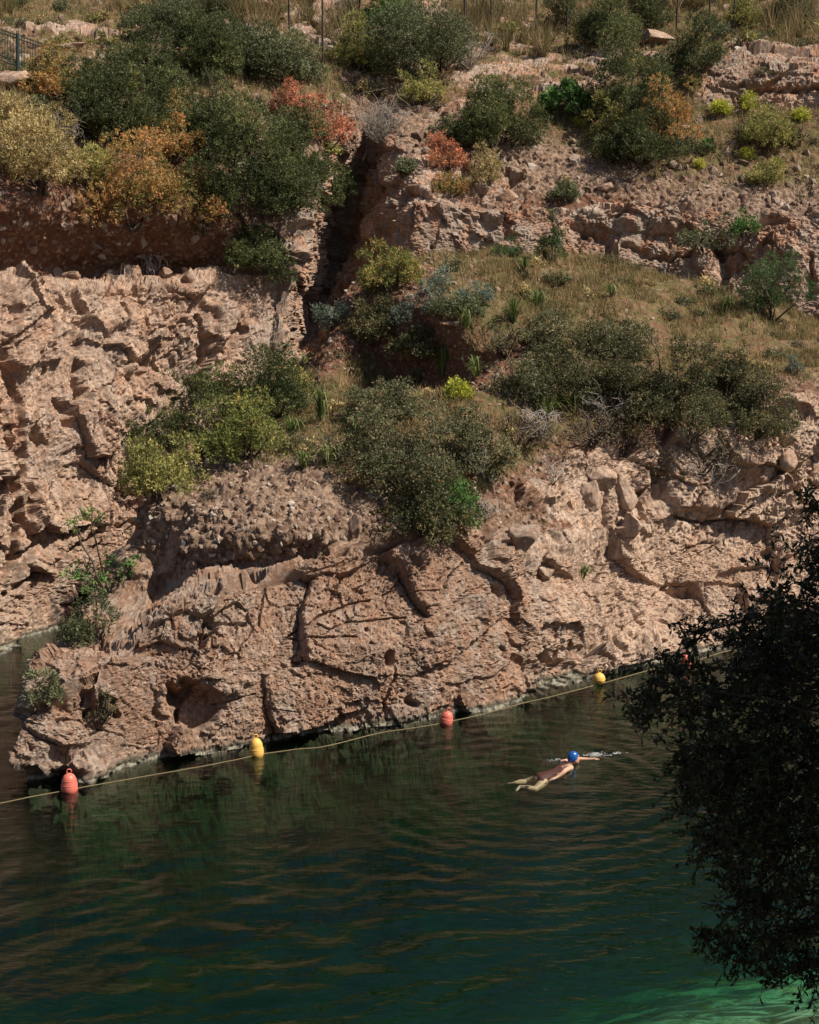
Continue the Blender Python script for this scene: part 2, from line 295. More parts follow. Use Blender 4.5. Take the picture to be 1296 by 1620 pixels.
def sheet(name, ctrl, surf, ucounts, vcounts, marks=(), amp=1.0):
    C = np.array(ctrl, float)                    # (ncol, nrow, 3)
    tu, tv = params(ucounts), params(vcounts)
    S = np.array([[SURF[k] for k in col] for col in surf], float)
    A = cr(C, tu); A = np.moveaxis(cr(np.moveaxis(A, 1, 0), tv), 0, 1)
    W = lerpn(S, tu); W = np.moveaxis(lerpn(np.moveaxis(W, 1, 0), tv), 0, 1)
    nu, nv = len(tu), len(tv)
    def normals(G):
        du = np.gradient(G, axis=0); dv = np.gradient(G, axis=1); n = np.cross(du, dv)
        n /= np.linalg.norm(n, axis=2)[..., None] + 1e-9; return n
    N = normals(A)
    for k in range(16):                          # soften the direction of displacement
        N[1:-1] = (N[:-2] + N[1:-1] + N[2:]) / 3; N[:, 1:-1] = (N[:, :-2] + N[:, 1:-1] + N[:, 2:]) / 3
    N /= np.linalg.norm(N, axis=2)[..., None] + 1e-9
    P = A.reshape(-1, 3).astype(np.float32); Nf = N.reshape(-1, 3).astype(np.float32); Wf = W.reshape(-1, 3)
    rw = np.clip(Wf[:, 0] + 0.35 * perlin(P * 1.3 + 8) * (Wf[:, 0] > 0.05), 0, 1); rw = sstep(0.25, 0.65, rw)
    D = np.zeros(len(P), np.float32)
    sel = rw > 0.01
    D[sel] = rock_disp(P[sel]) * rw[sel] * amp
    sw = np.clip(1 - rw, 0, 1)
    f1, f2, c = worley(P[sw > 0.02] * 7.5, 5)
    lum = 0.06 * (c - 0.4) * sstep(0, 0.3, f2 - f1) + 0.05 * (0.5 - f1)
    D[sw > 0.02] += lum * (sw * (0.45 + Wf[:, 1] - 0.3 * Wf[:, 2]))[sw > 0.02]
    D += sw * (0.16 * fbm(P * 0.9 + 20, 4) + 0.03 * fbm(P * 6, 3))
    P2 = P + Nf * D[:, None]
    idx = np.arange(nu * nv).reshape(nu, nv)
    quads = np.stack([idx[:-1, :-1], idx[1:, :-1], idx[1:, 1:], idx[:-1, 1:]], -1).reshape(-1, 4)
    if marks:                                    # cracks, hollows and bulges traced on the photograph, laid on the face itself
        co = idx[::4, ::4]; tri = np.stack([co[:-1, :-1], co[1:, :-1], co[1:, 1:], co[:-1, 1:]], -1).reshape(-1, 4)
        bv = BVHTree.FromPolygons([tuple(x) for x in P.tolist()], tri.tolist())
        for pts, rad, dep in marks:
            if rad <= .1: rad, dep = rad * .5, dep * .6
            elif dep > 0: dep *= .75
            else: dep *= .7
            H = []
            for (px, py) in pts:
                h = bv.ray_cast(Vector((0, 0, CAM_H)), ray(px, py).normalized())[0]
                if h is not None: H.append(np.array(h))
            if not H: continue
            if len(H) == 1: H = H * 2
            H = np.array(H); lo, hi = H.min(0) - 3 * rad, H.max(0) + 3 * rad
            s = np.where(((P > lo) & (P < hi)).all(1))[0]
            if not len(s): continue
            Q = P[s] + min(1.0 * rad, .14) * np.stack([perlin(P[s] * 3.5), perlin(P[s] * 3.5 + 9), perlin(P[s] * 5 + 4)], -1)
            dm = np.full(len(s), 9.0)
            for a, b in zip(H[:-1], H[1:]): dm = np.minimum(dm, seg_dist(Q, a, b)[0])
            P2[s] -= Nf[s] * (dep * (1 - sstep(0.35 * rad, rad, dm)))[:, None]
    G2 = P2.reshape(nu, nv, 3)                   # relax folds where the surface doubled over itself
    for k in range(3):
        bad = (normals(G2.astype(float)) * N).sum(2) < 0.08
        for _ in range(3): bad[1:-1, 1:-1] = bad[1:-1, 1:-1] | bad[:-2, 1:-1] | bad[2:, 1:-1] | bad[1:-1, :-2] | bad[1:-1, 2:]
        for _ in range(8):
            av = G2.copy(); av[1:-1, 1:-1] = (G2[:-2, 1:-1] + G2[2:, 1:-1] + G2[1:-1, :-2] + G2[1:-1, 2:]) / 4; G2 = np.where(bad[..., None], av, G2)
    P2 = G2.reshape(-1, 3)
    Wf = np.clip(Wf, 0, 1)
    Wf[:, 0] = rw
    P2 = P2 + Nf * (np.random.default_rng(5).normal(0, .0045, len(P2)) * (0.4 + rw))[:, None]
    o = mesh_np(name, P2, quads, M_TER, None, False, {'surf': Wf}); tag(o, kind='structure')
    return o, P2, quads, Wf, Nf

def W_(px, py): p = onwater(px, py); return p
def col_pts(base, pts, bed=-3.0):
    """base: pixel of the waterline; pts: (px, py, Y)"""
    b = onwater(*base); out = [(b.x, b.y - 0.5, bed), tuple(b)]
    return out + [tuple(at(*p)) for p in pts]

A = []
A.append([(-1.2, 33.5, -2), (-1.6, 33.0, 0), (-1.5, 33, .6), (-1.4, 33, 1.2), (-1.3, 33, 1.8), (-1.2, 33, 2.3), (-1.1, 33, 2.8), (-1.0, 33.1, 3.2), (-.9, 33.3, 3.8), (-.8, 33.6, 4.3), (-.7, 34.2, 4.6), (-.6, 35.2, 4.9), (-.5, 36.2, 5.2), (-.4, 37.5, 5.2)])
A.append([(-3.4, 27.6, -3), (-3.7, 27.4, 0), (-3.6, 27.3, .6), (-3.5, 27.3, 1.2), (-3.4, 27.3, 1.7), (-3.3, 27.3, 2.1), (-3.2, 27.4, 2.5), (-3.1, 27.6, 3.0), (-2.8, 28.4, 3.6), (-2.5, 29.5, 4.1), (-2.2, 31, 4.5), (-1.8, 33, 4.8), (-1.2, 35, 5.1), (-.8, 37, 5.1)])
A.append([(-5.2, 24.2, -3), (-5.7, 23.9, 0), (-5.7, 23.8, .4), (-5.65, 23.9, .75), (-5.5, 24.2, 1.0), (-5.3, 24.8, 1.25), (-4.9, 25.7, 1.6), (-4.5, 26.1, 3.0), (-3.9, 26.9, 3.8), (-3.2, 28.2, 4.3), (-2.6, 30.5, 4.8), (-2.1, 33, 5.0), (-1.5, 35, 5.2), (-1, 37, 5.2)])
A.append(col_pts((45, 1228), [(27, 1190, 21.0), (46, 1112, 21.7), (84, 1030, 22.8), (118, 966, 24.2), (178, 925, 25.2), (226, 800, 25.6), (300, 748, 26.5), (375, 700, 28.2), (425, 650, 30.5), (462, 605, 33.5), (500, 560, 36), (520, 540, 38)]))
A.append(col_pts((112, 1240), [(100, 1190, 21.0), (118, 1112, 21.4), (155, 1035, 22.2), (205, 970, 23.4), (255, 925, 24.8), (275, 795, 25.2), (345, 742, 26.3), (420, 690, 28.0), (455, 645, 30.2), (485, 600, 33), (515, 540, 36), (540, 520, 38)]))
A.append(col_pts((250, 1204), [(247, 1140, 21.95), (247, 1060, 22.2), (262, 962, 22.8), (320, 925, 24.1), (330, 880, 24.4), (335, 790, 24.9), (430, 725, 26.5), (480, 670, 28.4), (510, 628, 30.4), (515, 570, 33), (530, 492, 35.5), (545, 490, 38)]))
A.append(col_pts((400, 1180), [(400, 1110, 22.6), (402, 1020, 22.9), (410, 915, 23.6), (440, 897, 24.2), (440, 845, 24.2), (455, 775, 25.2), (520, 712, 26.8), (560, 650, 28.9), (590, 614, 33.2), (560, 505, 34.2), (585, 440, 36), (590, 440, 39)]))
A.append(col_pts((550, 1154), [(553, 1080, 23.4), (556, 980, 23.7), (570, 865, 24.4), (585, 845, 24.7), (595, 812, 25.0), (610, 768, 25.8), (640, 700, 27.2), (660, 637, 29.0), (682, 608, 32.6), (648, 478, 33.4), (668, 412, 36.5), (672, 425, 40)]))
A.append(col_pts((700, 1133), [(700, 1060, 24.2), (705, 960, 24.5), (712, 855, 25.1), (722, 830, 25.5), (730, 790, 25.9), (737, 740, 26.6), (748, 680, 27.8), (758, 628, 29.2), (775, 588, 31.4), (765, 495, 32.2), (785, 405, 36.8), (785, 420, 40)]))
A.append(col_pts((850, 1094), [(850, 1030, 25.7), (856, 955, 26.0), (858, 890, 26.6), (852, 830, 27.1), (850, 772, 27.5), (853, 720, 28.1), (862, 668, 29.0), (872, 608, 30.3), (885, 550, 32), (900, 480, 34), (905, 411, 37.2), (905, 430, 40)]))
A.append(col_pts((950, 1066), [(955, 1015, 26.9), (960, 945, 27.6), (962, 885, 28.1), (955, 818, 28.5), (952, 758, 28.8), (962, 712, 29.2), (972, 660, 30.0), (985, 598, 31.2), (1002, 535, 32.9), (1015, 478, 34.7), (1022, 430, 37.2), (1022, 450, 40)]))
A.append(col_pts((1060, 1038), [(1066, 1000, 28.1), (1070, 935, 28.9), (1072, 872, 29.4), (1078, 818, 29.6), (1082, 762, 29.7), (1088, 712, 30.0), (1095, 660, 30.8), (1103, 600, 32), (1112, 548, 33.5), (1122, 502, 35), (1132, 460, 37), (1132, 480, 40)]))
A.append(col_pts((1180, 1018), [(1183, 975, 28.8), (1185, 915, 29.5), (1186, 860, 30.0), (1188, 800, 30.2), (1190, 740, 30.4), (1195, 688, 30.7), (1203, 640, 31.4), (1212, 602, 32.3), (1220, 566, 33.5), (1228, 530, 35), (1238, 494, 36.8), (1238, 512, 40)]))
A.append(col_pts((1300, 998), [(1302, 955, 29.4), (1302, 895, 30.0), (1303, 840, 30.4), (1303, 782, 30.6), (1300, 722, 30.8), (1300, 668, 31.1), (1303, 626, 31.8), (1308, 600, 32.6), (1312, 575, 33.6), (1316, 548, 35), (1322, 520, 36.6), (1322, 535, 40)]))
for k in (1, 2):
    A.append([(p[0] + 2.2 * k, p[1] + 0.9 * k, p[2] - 0.06 * k) for p in A[13]])
sA = []
for j in range(16):
    if j <= 2: s = 'rrrrrrrrggggee'
    elif j <= 4: s = 'rrrrrrkssnggee'
    elif j <= 6: s = 'rrrrrkssnggeee'
    elif j == 7: s = 'rrrrrssnggeeng'
    elif j == 8: s = 'rrrrrxnggneggg'
    elif j == 9: s = 'rrrrrxknggnggg'
    elif j <= 11: s = 'rrrrrrrkngnggg'
    else: s = 'rrrrrrrrkngggg'
    sA.append(s[:14])
CR = [  # (traced line, radius m, depth m): minus depth bulges outward
 ([(560, 1008), (480, 1010), (455, 1006)], .05, .16), ([(460, 1005), (505, 975), (560, 952), (590, 945)], .055, .2), ([(500, 988), (520, 997), (550, 985), (640, 978)], .05, .16),
 ([(425, 905), (418, 940), (412, 985)], .06, .12), ([(520, 968), (530, 935), (545, 910)], .045, .14), ([(420, 905), (480, 905), (540, 893), (570, 880)], .05, .1),
 ([(335, 985), (390, 982)], .09, .28), ([(345, 1115), (400, 1098)], .05, .16), ([(310, 1010), (335, 985)], .14, .3), ([(300, 1045), (312, 1030), (330, 1000)], .1, .3),
 ([(285, 1105), (310, 1105), (330, 1115), (315, 1130), (295, 1130)], .3, .6), ([(270, 1088), (285, 1100)], .14, .2), ([(350, 1085), (380, 1075), (330, 1075)], .2, -.22), ([(255, 1090), (258, 1120)], .12, -.15),
 ([(466, 1048), (472, 1050)], .09, .25), ([(470, 1070)], .07, .18), ([(578, 998)], .1, .22), ([(605, 1035), (608, 1045)], .13, .28), ([(580, 1020)], .09, .2), ([(660, 1042)], .08, .2), ([(640, 1110), (650, 1113)], .12, .28), ([(632, 1095)], .09, .2), ([(520, 1070)], .06, .15),
 ([(610, 1140), (605, 1110), (620, 1075), (622, 1050)], .06, .16), ([(656, 890), (662, 893)], .12, .22), ([(640, 940), (690, 935)], .045, .12), ([(705, 930), (712, 910), (735, 890)], .06, .16), ([(780, 935), (790, 940)], .12, .25),
 ([(795, 1000), (800, 1020), (815, 1030), (820, 1060), (822, 1095)], .1, .4), ([(815, 1032), (822, 1050)], .16, .35), ([(862, 1038), (890, 1040), (895, 1048)], .12, .38), ([(838, 1045), (905, 1040)], .06, .2),
 ([(755, 870), (745, 850), (738, 870)], .05, .12), ([(880, 960), (892, 985), (895, 1005)], .05, .12), ([(942, 1020), (960, 1025), (975, 1030)], .09, .25), ([(945, 1035), (960, 1045)], .1, .25), ([(1030, 1020), (1050, 1015)], .1, .22),
 ([(975, 935), (985, 905), (1010, 905)], .04, .1), ([(985, 930), (1020, 945), (1045, 955)], .035, .08), ([(955, 940), (985, 940)], .05, .14), ([(1115, 930), (1140, 925), (1165, 930), (1180, 945), (1225, 955)], .1, .35), ([(1080, 935), (1095, 935)], .18, .3), ([(1165, 945), (1195, 975)], .12, .3),
 ([(1060, 815), (1095, 825), (1125, 830), (1160, 820), (1185, 800)], .09, .35), ([(1120, 832), (1150, 830), (1190, 820)], .12, .2), ([(1075, 780), (1120, 790), (1150, 780)], .42, -.4), ([(1150, 740), (1200, 730), (1220, 760)], .35, -.3), ([(1085, 868), (1110, 860), (1130, 858)], .06, .2), ([(1060, 878), (1085, 868)], .05, .12),
 ([(1140, 840), (1160, 838), (1170, 830)], .1, .25), ([(1215, 870), (1225, 890), (1218, 910)], .16, .3), ([(1050, 690), (1048, 740), (1045, 790)], .18, .4), ([(1015, 780), (1020, 850)], .16, .35), ([(975, 850), (985, 870)], .15, .3), ([(955, 870), (960, 885)], .12, .25),
 ([(1000, 810), (1010, 840)], .22, -.2), ([(870, 840), (885, 870)], .2, -.15), ([(1255, 640), (1280, 640)], .4, -.25), ([(1230, 670), (1240, 700)], .15, .25), ([(1250, 740), (1255, 780)], .15, .3),
 ([(100, 1220), (150, 1222)], .25, -.25), ([(55, 1232), (95, 1243)], .3, .9), ([(130, 1100), (150, 1110), (180, 1130), (140, 1130)], .14, .3), ([(115, 1095), (150, 1090)], .25, -.15), ([(75, 1170), (120, 1160)], .3, -.18), ([(90, 1140), (125, 1140), (140, 1150)], .08, .2),
 ([(320, 898), (400, 888), (470, 885), (540, 870)], .16, .22), ([(300, 860), (400, 850), (500, 845)], .3, -.22),
]
OA = sheet('rocky_promontory', A, sA, [6, 8, 14, 38, 54, 75, 78, 78, 78, 64, 64, 60, 60, 10, 5], [28, 40, 52, 55, 22, 22, 28, 34, 36, 36, 44, 44, 10], CR)

Bc = []
def bcol(base, pts, wl=None):
    b = onwater(*base) if wl is None else at(*wl)
    first = [(b.x + .4, b.y - 0.4, b.z - 3.0), tuple(b)]
    pts = list(pts); a, b2 = pts[3], pts[4]; hollow = len(Bc) <= 4
    if hollow: pts[4] = (b2[0], b2[1], b2[2] - 0.7); pts.insert(4, (a[0], a[1] - 22, a[2] + 1.5))
    else: pts.insert(4, tuple(a[k] * .8 + b2[k] * .2 for k in range(3)))
    P_ = [tuple(at(*p)) for p in pts]; q = P_[-1]
    return first + P_ + [(q[0] * 1.12, q[1] + 9, q[2] + 4.0), (q[0] * 1.4, q[1] + 24, q[2] + 6.5)]
Bc.append(bcol((-420, 1150), [(-420, 960, 25.2), (-420, 780, 25.8), (-420, 600, 26.3), (-420, 470, 27), (-420, 330, 28.5), (-420, 230, 31), (-420, 150, 35), (-420, 100, 40), (-420, 60, 45), (-400, 0, 50)]))
Bc.append(bcol((-200, 1092), [(-200, 960, 26.6), (-200, 780, 27.2), (-200, 600, 27.9), (-200, 470, 28.6), (-200, 330, 29.8), (-200, 230, 32.5), (-200, 150, 36), (-200, 100, 40), (-190, 60, 45), (-180, 0, 50)]))
Bc.append(bcol((0, 1030), [(0, 940, 28.3), (0, 780, 28.9), (0, 600, 29.6), (0, 450, 30.4), (0, 305, 31.6), (0, 205, 33.8), (0, 135, 37.5), (10, 90, 42), (10, 45, 47), (5, 0, 51)]))
Bc.append(bcol((120, 986), [(125, 900, 30.4), (130, 780, 30.7), (130, 600, 31.3), (130, 452, 32.2), (130, 312, 33.2), (130, 218, 35.2), (130, 152, 38.6), (135, 100, 42.5), (140, 50, 47), (140, 0, 51)]))
Bc.append(bcol((215, 952), [(225, 880, 31.8), (238, 780, 32.2), (265, 600, 33), (280, 448, 33.8), (285, 325, 34.8), (290, 232, 36.8), (290, 162, 39.6), (300, 105, 43), (300, 50, 47), (300, 0, 51)]))
Bc.append(bcol(None, [(360, 760, 34.1), (390, 680, 34.4), (412, 560, 34.8), (425, 428, 35.4), (430, 335, 36.3), (430, 245, 38), (430, 172, 40.6), (430, 112, 44), (430, 60, 47.5), (430, 5, 51)], (330, 835, 34)))
Bc.append(bcol(None, [(436, 600, 35.1), (446, 540, 35.3), (462, 450, 35.6), (484, 372, 36.1), (496, 312, 36.8), (502, 245, 38.5), (510, 178, 41), (515, 120, 44), (520, 65, 48), (520, 10, 51.5)], (425, 650, 35)))
Bc.append(bcol(None, [(452, 580, 37.6), (466, 530, 38.8), (482, 458, 40.0), (500, 380, 41.0), (512, 312, 41.6), (528, 250, 41.8), (548, 190, 42.6), (555, 130, 44.5), (560, 70, 48), (560, 12, 51.5)], (440, 610, 36)))
Bc.append(bcol(None, [(478, 560, 39.6), (495, 515, 41.4), (520, 450, 43), (545, 372, 44), (562, 305, 44.4), (578, 245, 44.2), (592, 192, 44.2), (600, 135, 45), (605, 75, 48), (605, 15, 51.5)], (462, 595, 37.5)))
Bc.append(bcol(None, [(535, 530, 39.0), (556, 475, 40.4), (580, 415, 41.4), (598, 345, 41.7), (610, 282, 41.9), (620, 232, 42.1), (630, 185, 43.1), (640, 135, 45), (645, 80, 48), (650, 18, 51.5)], (520, 570, 37.9)))
Bc.append(bcol(None, [(640, 480, 37.7), (642, 440, 38.0), (645, 390, 38.4), (653, 318, 38.9), (668, 270, 40.2), (676, 225, 41.8), (682, 180, 43.3), (690, 130, 45.3), (695, 80, 48.2), (700, 20, 51.5)], (640, 525, 37.4)))
Bc.append(bcol(None, [(770, 475, 38.4), (770, 435, 38.6), (772, 395, 38.8), (776, 340, 39.2), (790, 285, 40.6), (800, 235, 42), (805, 190, 43.5), (810, 140, 45.3), (810, 90, 48), (812, 30, 51.5)], (770, 520, 38.2)))
Bc.append(bcol(None, [(900, 490, 38.8), (900, 450, 39.0), (900, 400, 39.2), (892, 342, 39.7), (900, 285, 40.9), (910, 235, 42.3), (915, 190, 43.8), (920, 140, 45.5), (930, 90, 48), (932, 30, 51.5)], (900, 530, 38.6)))
Bc.append(bcol(None, [(1050, 500, 38.7), (1050, 460, 38.9), (1045, 400, 39.2), (1040, 332, 39.8), (1042, 272, 41), (1050, 225, 42.5), (1055, 180, 44), (1060, 130, 45.5), (1068, 92, 47), (1068, 40, 51)], (1050, 545, 38.5)))
Bc.append(bcol(None, [(1180, 510, 38.2), (1180, 460, 38.5), (1180, 405, 38.9), (1180, 345, 39.4), (1180, 285, 40.8), (1180, 184, 43.9), (1180, 168, 44.6), (1182, 102, 45.1), (1190, 78, 47), (1190, 30, 51)], (1180, 560, 38)))
Bc.append(bcol(None, [(1300, 515, 37.8), (1300, 460, 38.1), (1300, 400, 38.5), (1300, 348, 39), (1300, 290, 40.5), (1300, 184, 43.9), (1300, 168, 44.6), (1300, 98, 45.1), (1300, 78, 47), (1300, 30, 51)], (1300, 570, 37.6)))
for k in (1, 2):
    Bc.append([(p[0] + 3.2 * k, p[1] - 0.6 * k, p[2] + 0.05 * k) for p in Bc[15]])
sB = []
for j in range(18):
    if j <= 4: s = 'rrrrrreengnmggg'
    elif j <= 6: s = 'rrrrrrrkxngmmgg'
    elif j <= 8: s = 'rrrrrrrrkxnmmgg'
    elif j == 9: s = 'rrrrrrrrkxmmmgg'
    elif j <= 11: s = 'rrrrrrkksxmmmgg'
    elif j == 12: s = 'rrrrrresngmmggg'
    elif j == 13: s = 'rrrrrrxngggmggg'
    else: s = 'rrrrrrsngrrmggg'
    assert len(s) == 15, s
    sB.append(s)
CB = [
 ([(0, 560), (30, 620), (40, 700), (45, 780), (40, 830)], .16, .35), ([(125, 570), (130, 600), (125, 625)], .14, .45), ([(60, 690), (75, 700)], .2, .4), ([(75, 585)], .12, .3), ([(200, 575)], .08, .2), ([(190, 480), (200, 500), (195, 525)], .1, .2),
 ([(205, 600), (235, 570), (240, 540)], .12, .25), ([(120, 460), (135, 500), (125, 540)], .14, .35), ([(150, 500), (200, 490), (235, 530), (200, 560)], .55, -.4), ([(40, 480), (60, 520), (30, 560)], .6, -.35), ([(100, 640), (110, 670)], .2, .4),
 ([(320, 500), (335, 540), (330, 570)], .16, .45), ([(385, 520), (360, 545)], .16, .4), ([(340, 470), (370, 490), (350, 530)], .35, -.3), ([(300, 520), (290, 560)], .3, -.2), ([(20, 760), (25, 850), (15, 910)], .15, .4), ([(35, 820), (60, 860), (35, 920)], .16, .4),
 ([(160, 950 - 110), (110, 880), (70, 910), (20, 945)], .12, .3), ([(50, 800), (75, 830)], .3, -.25), ([(165, 720), (168, 790), (165, 840)], .08, .2), ([(175, 830), (220, 830)], .12, .25), ([(190, 790), (215, 800)], .35, .3),
 ([(0, 452), (80, 455), (160, 448), (260, 446)], .3, -.15),
 ([(785, 345), (778, 400), (775, 440)], .14, .5), ([(905, 360), (965, 380), (970, 420)], .16, .4), ([(985, 390), (1040, 410), (1090, 405)], .12, .4), ([(1000, 350), (1060, 350)], .5, -.4), ([(1140, 380), (1150, 420), (1145, 460)], .2, .5), ([(1215, 350), (1235, 352)], .2, .5), ([(1110, 400), (1120, 440)], .35, -.25), ([(1230, 400), (1260, 420), (1250, 460)], .5, -.35), ([(1280, 410), (1285, 470)], .15, .35),
 ([(1140, 140), (1200, 142), (1296, 138)], .12, .3), ([(1120, 125), (1160, 130)], .1, .25), ([(1230, 110), (1240, 160)], .1, .2), ([(1180, 155), (1250, 152)], .25, -.15),
 ([(535, 300), (540, 380), (520, 450), (500, 500)], .5, 1.0), ([(600, 260), (610, 300)], .2, .4), ([(625, 290), (620, 340), (605, 390)], .2, -.3), ([(640, 300), (640, 380)], .15, .2), ([(470, 400), (455, 480), (445, 540)], .14, -.25),
]
OB = sheet('hillside', Bc, sB, [6, 16, 68, 72, 68, 32, 28, 28, 32, 34, 54, 54, 60, 56, 56, 14, 6], [4, 42, 56, 58, 54, 12, 38, 42, 36, 34, 34, 32, 24, 12], CB)

# ------------------------------------------------------------------ lake bed, near bank, water
def grid(x0, x1, y0, y1, nx, ny):
    X, Y = np.meshgrid(np.linspace(x0, x1, nx), np.linspace(y0, y1, ny), indexing='ij')
    idx = np.arange(nx * ny).reshape(nx, ny)
    q = np.stack([idx[:-1, :-1], idx[1:, :-1], idx[1:, 1:], idx[:-1, 1:]], -1).reshape(-1, 4)
    return X.ravel(), Y.ravel(), q
def bed_mat():
    m, t, o = newmat('lake_bed'); pos = nd(t, 'ShaderNodeNewGeometry').outputs['Position']
    n1 = noise(t, pos, 0.7, 5, 0.6, 0.5); n2 = noise(t, pos, 5, 5); n3 = noise(t, nd(t, 'ShaderNodeMapping', {'Vector': pos, 'Scale': (1, 2.2, 1)}).outputs[0], 0.9, 6, 0.65, 1.2)
    sand = mix(t, n2, (0.36, 0.36, 0.27), (0.60, 0.58, 0.46)); c = mix(t, n2, (0.035, 0.05, 0.026), (0.10, 0.11, 0.06))
    sp_ = nd(t, 'ShaderNodeVectorMath', {0: pos, 1: (4.2, 15.0, -.7)}, operation='DISTANCE').outputs['Value']
    sp_ = nd(t, 'ShaderNodeMath', {0: sp_, 1: nd(t, 'ShaderNodeMath', {0: n1, 1: 2.6}, operation='MULTIPLY').outputs[0]}, operation='ADD').outputs[0]
    c = mix(t, ramp(t, nd(t, 'ShaderNodeMath', {0: sp_, 1: 0.1}, operation='MULTIPLY').outputs[0], [(0.34, 1.0), (0.52, 0.0)]), c, sand)
    gd = nd(t, 'ShaderNodeVectorMath', {0: pos, 1: (4.2, 20.5, -2.0)}, operation='DISTANCE').outputs['Value']; c = mix(t, ramp(t, nd(t, 'ShaderNodeMath', {0: gd, 1: 0.2}, operation='MULTIPLY').outputs[0], [(0.2, 0.9), (0.6, 0.0)]), c, (0.085, 0.145, 0.06))
    c = mix(t, ramp(t, n1, [(0.5, 0.0), (0.62, 0.8)]), c, (0.06, 0.11, 0.045))
    c = mix(t, ramp(t, n3, [(0.47, 0.0), (0.54, 0.9)]), c, (0.085, 0.062, 0.028))
    n7 = noise(t, pos, 9, 5, 0.65, 0.8); c = mix(t, ramp(t, n7, [(0.5, 0.0), (0.62, 0.7)]), c, (0.10, 0.10, 0.05))
    b = nd(t, 'ShaderNodeBsdfPrincipled', {'Base Color': c, 'Roughness': 0.95, 'Specular IOR Level': 0.1}); t.links.new(b.outputs[0], o.inputs[0]); return m
X, Y, q = grid(-22, 22, 5, 45, 230, 200)
p = np.stack([X, Y, 0 * X], -1)
dd = Y - 14.9 + 0.55 * np.maximum(4.6 - X, 0) + 0.5 * perlin(p * 0.6 + 4)        # a shelf that slopes gently away from the near bank
shelf = 0.42 + 0.40 * np.log1p(np.exp(dd * 2)) / 2
deep = 3.4 + 0.5 * fbm(p * 0.5, 3)
dep = np.minimum(shelf, deep) + 0.05 * fbm(p * 2.4, 3) - 0.3 * np.exp(-np.abs(shelf - deep) * 2)
bed = mesh_np('lake_bed', np.stack([X, Y, -np.maximum(dep, 0.3)], -1), q, bed_mat()); tag(bed, kind='structure')
X, Y, q = grid(-40, 40, -25, 13, 140, 80)
Z = np.interp(Y, [-25, -3, 0, 2, 5, 9, 12, 13], [8.5, 6.6, 6.35, 5.9, 4.2, 2.0, -0.3, -1.2])
p = np.stack([X, Y, Z], -1); Z = Z + 0.25 * fbm(p * 0.5, 4) - 0.1
bank = mesh_np('near_bank', np.stack([X, Y, Z], -1), q, M_TER, attrs={'surf': np.tile((0.55, 0.2, 0.3), (len(X), 1))}); tag(bank, kind='structure')

SW = onwater(905, 1214)                           # the swimmer's place on the water
def water_z(X, Y):
    p = np.stack([X, Y, 0 * X], -1).astype(np.float32)
    calm = 0.35 + 0.75 * sstep(22.5, 15.5, Y + 0.25 * X) 
    wx, wy = 0.5 * perlin(p * 0.45 + 2), 0.5 * perlin(p * 0.45 + 33); a = np.stack([(X + wx) * 0.75 + 0.25 * Y, (Y + wy) * 1.45 - 0.35 * X, 0 * X], -1)
    gust = 0.45 + 1.1 * sstep(-0.35, 0.45, perlin(p * 0.22 + 12))
    a2 = np.stack([X * 1.0 - 0.75 * Y, Y * 0.9 + 0.5 * X, 0 * X], -1)
    z = 0.022 * perlin(a * 0.85 + 3) + 0.016 * perlin(a * 1.9 + 8) + 0.013 * perlin(a2 * 1.5 + 21) + 0.007 * perlin(a2 * 3.4 + 51) + 0.0095 * perlin(a * 4.0) + 0.0032 * perlin(a * 7.5 + 5)
    z = z * calm * gust
    r = np.hypot(X - SW.x, (Y - SW.y)); z += 0.010 * np.cos(2 * math.pi * r / 0.55) * np.exp(-r / 2.2) * sstep(0.1, 0.5, r) * (0.6 + 0.8 * perlin(p * 0.5))
    for (cx, cy, wl, am) in ((2.1, 20.9, .34, .004), (1.2, 20.3, .4, .004)):      # older rings of the wake
        r = np.hypot(X - cx, Y - cy); z += am * np.cos(2 * math.pi * r / wl) * np.exp(-((r - 2.6) / 1.6) ** 2)
    d = Vector((math.cos(R(20)), math.sin(R(20)), 0)); s = -((X - SW.x) * d.x + (Y - SW.y) * d.y); l = -(X - SW.x) * d.y + (Y - SW.y) * d.x
    z += 0.012 * np.exp(-((np.abs(l) - 0.33 * s) / 0.16) ** 2) * sstep(-0.2, 0.3, s) * np.exp(-s / 2.5)
    return z
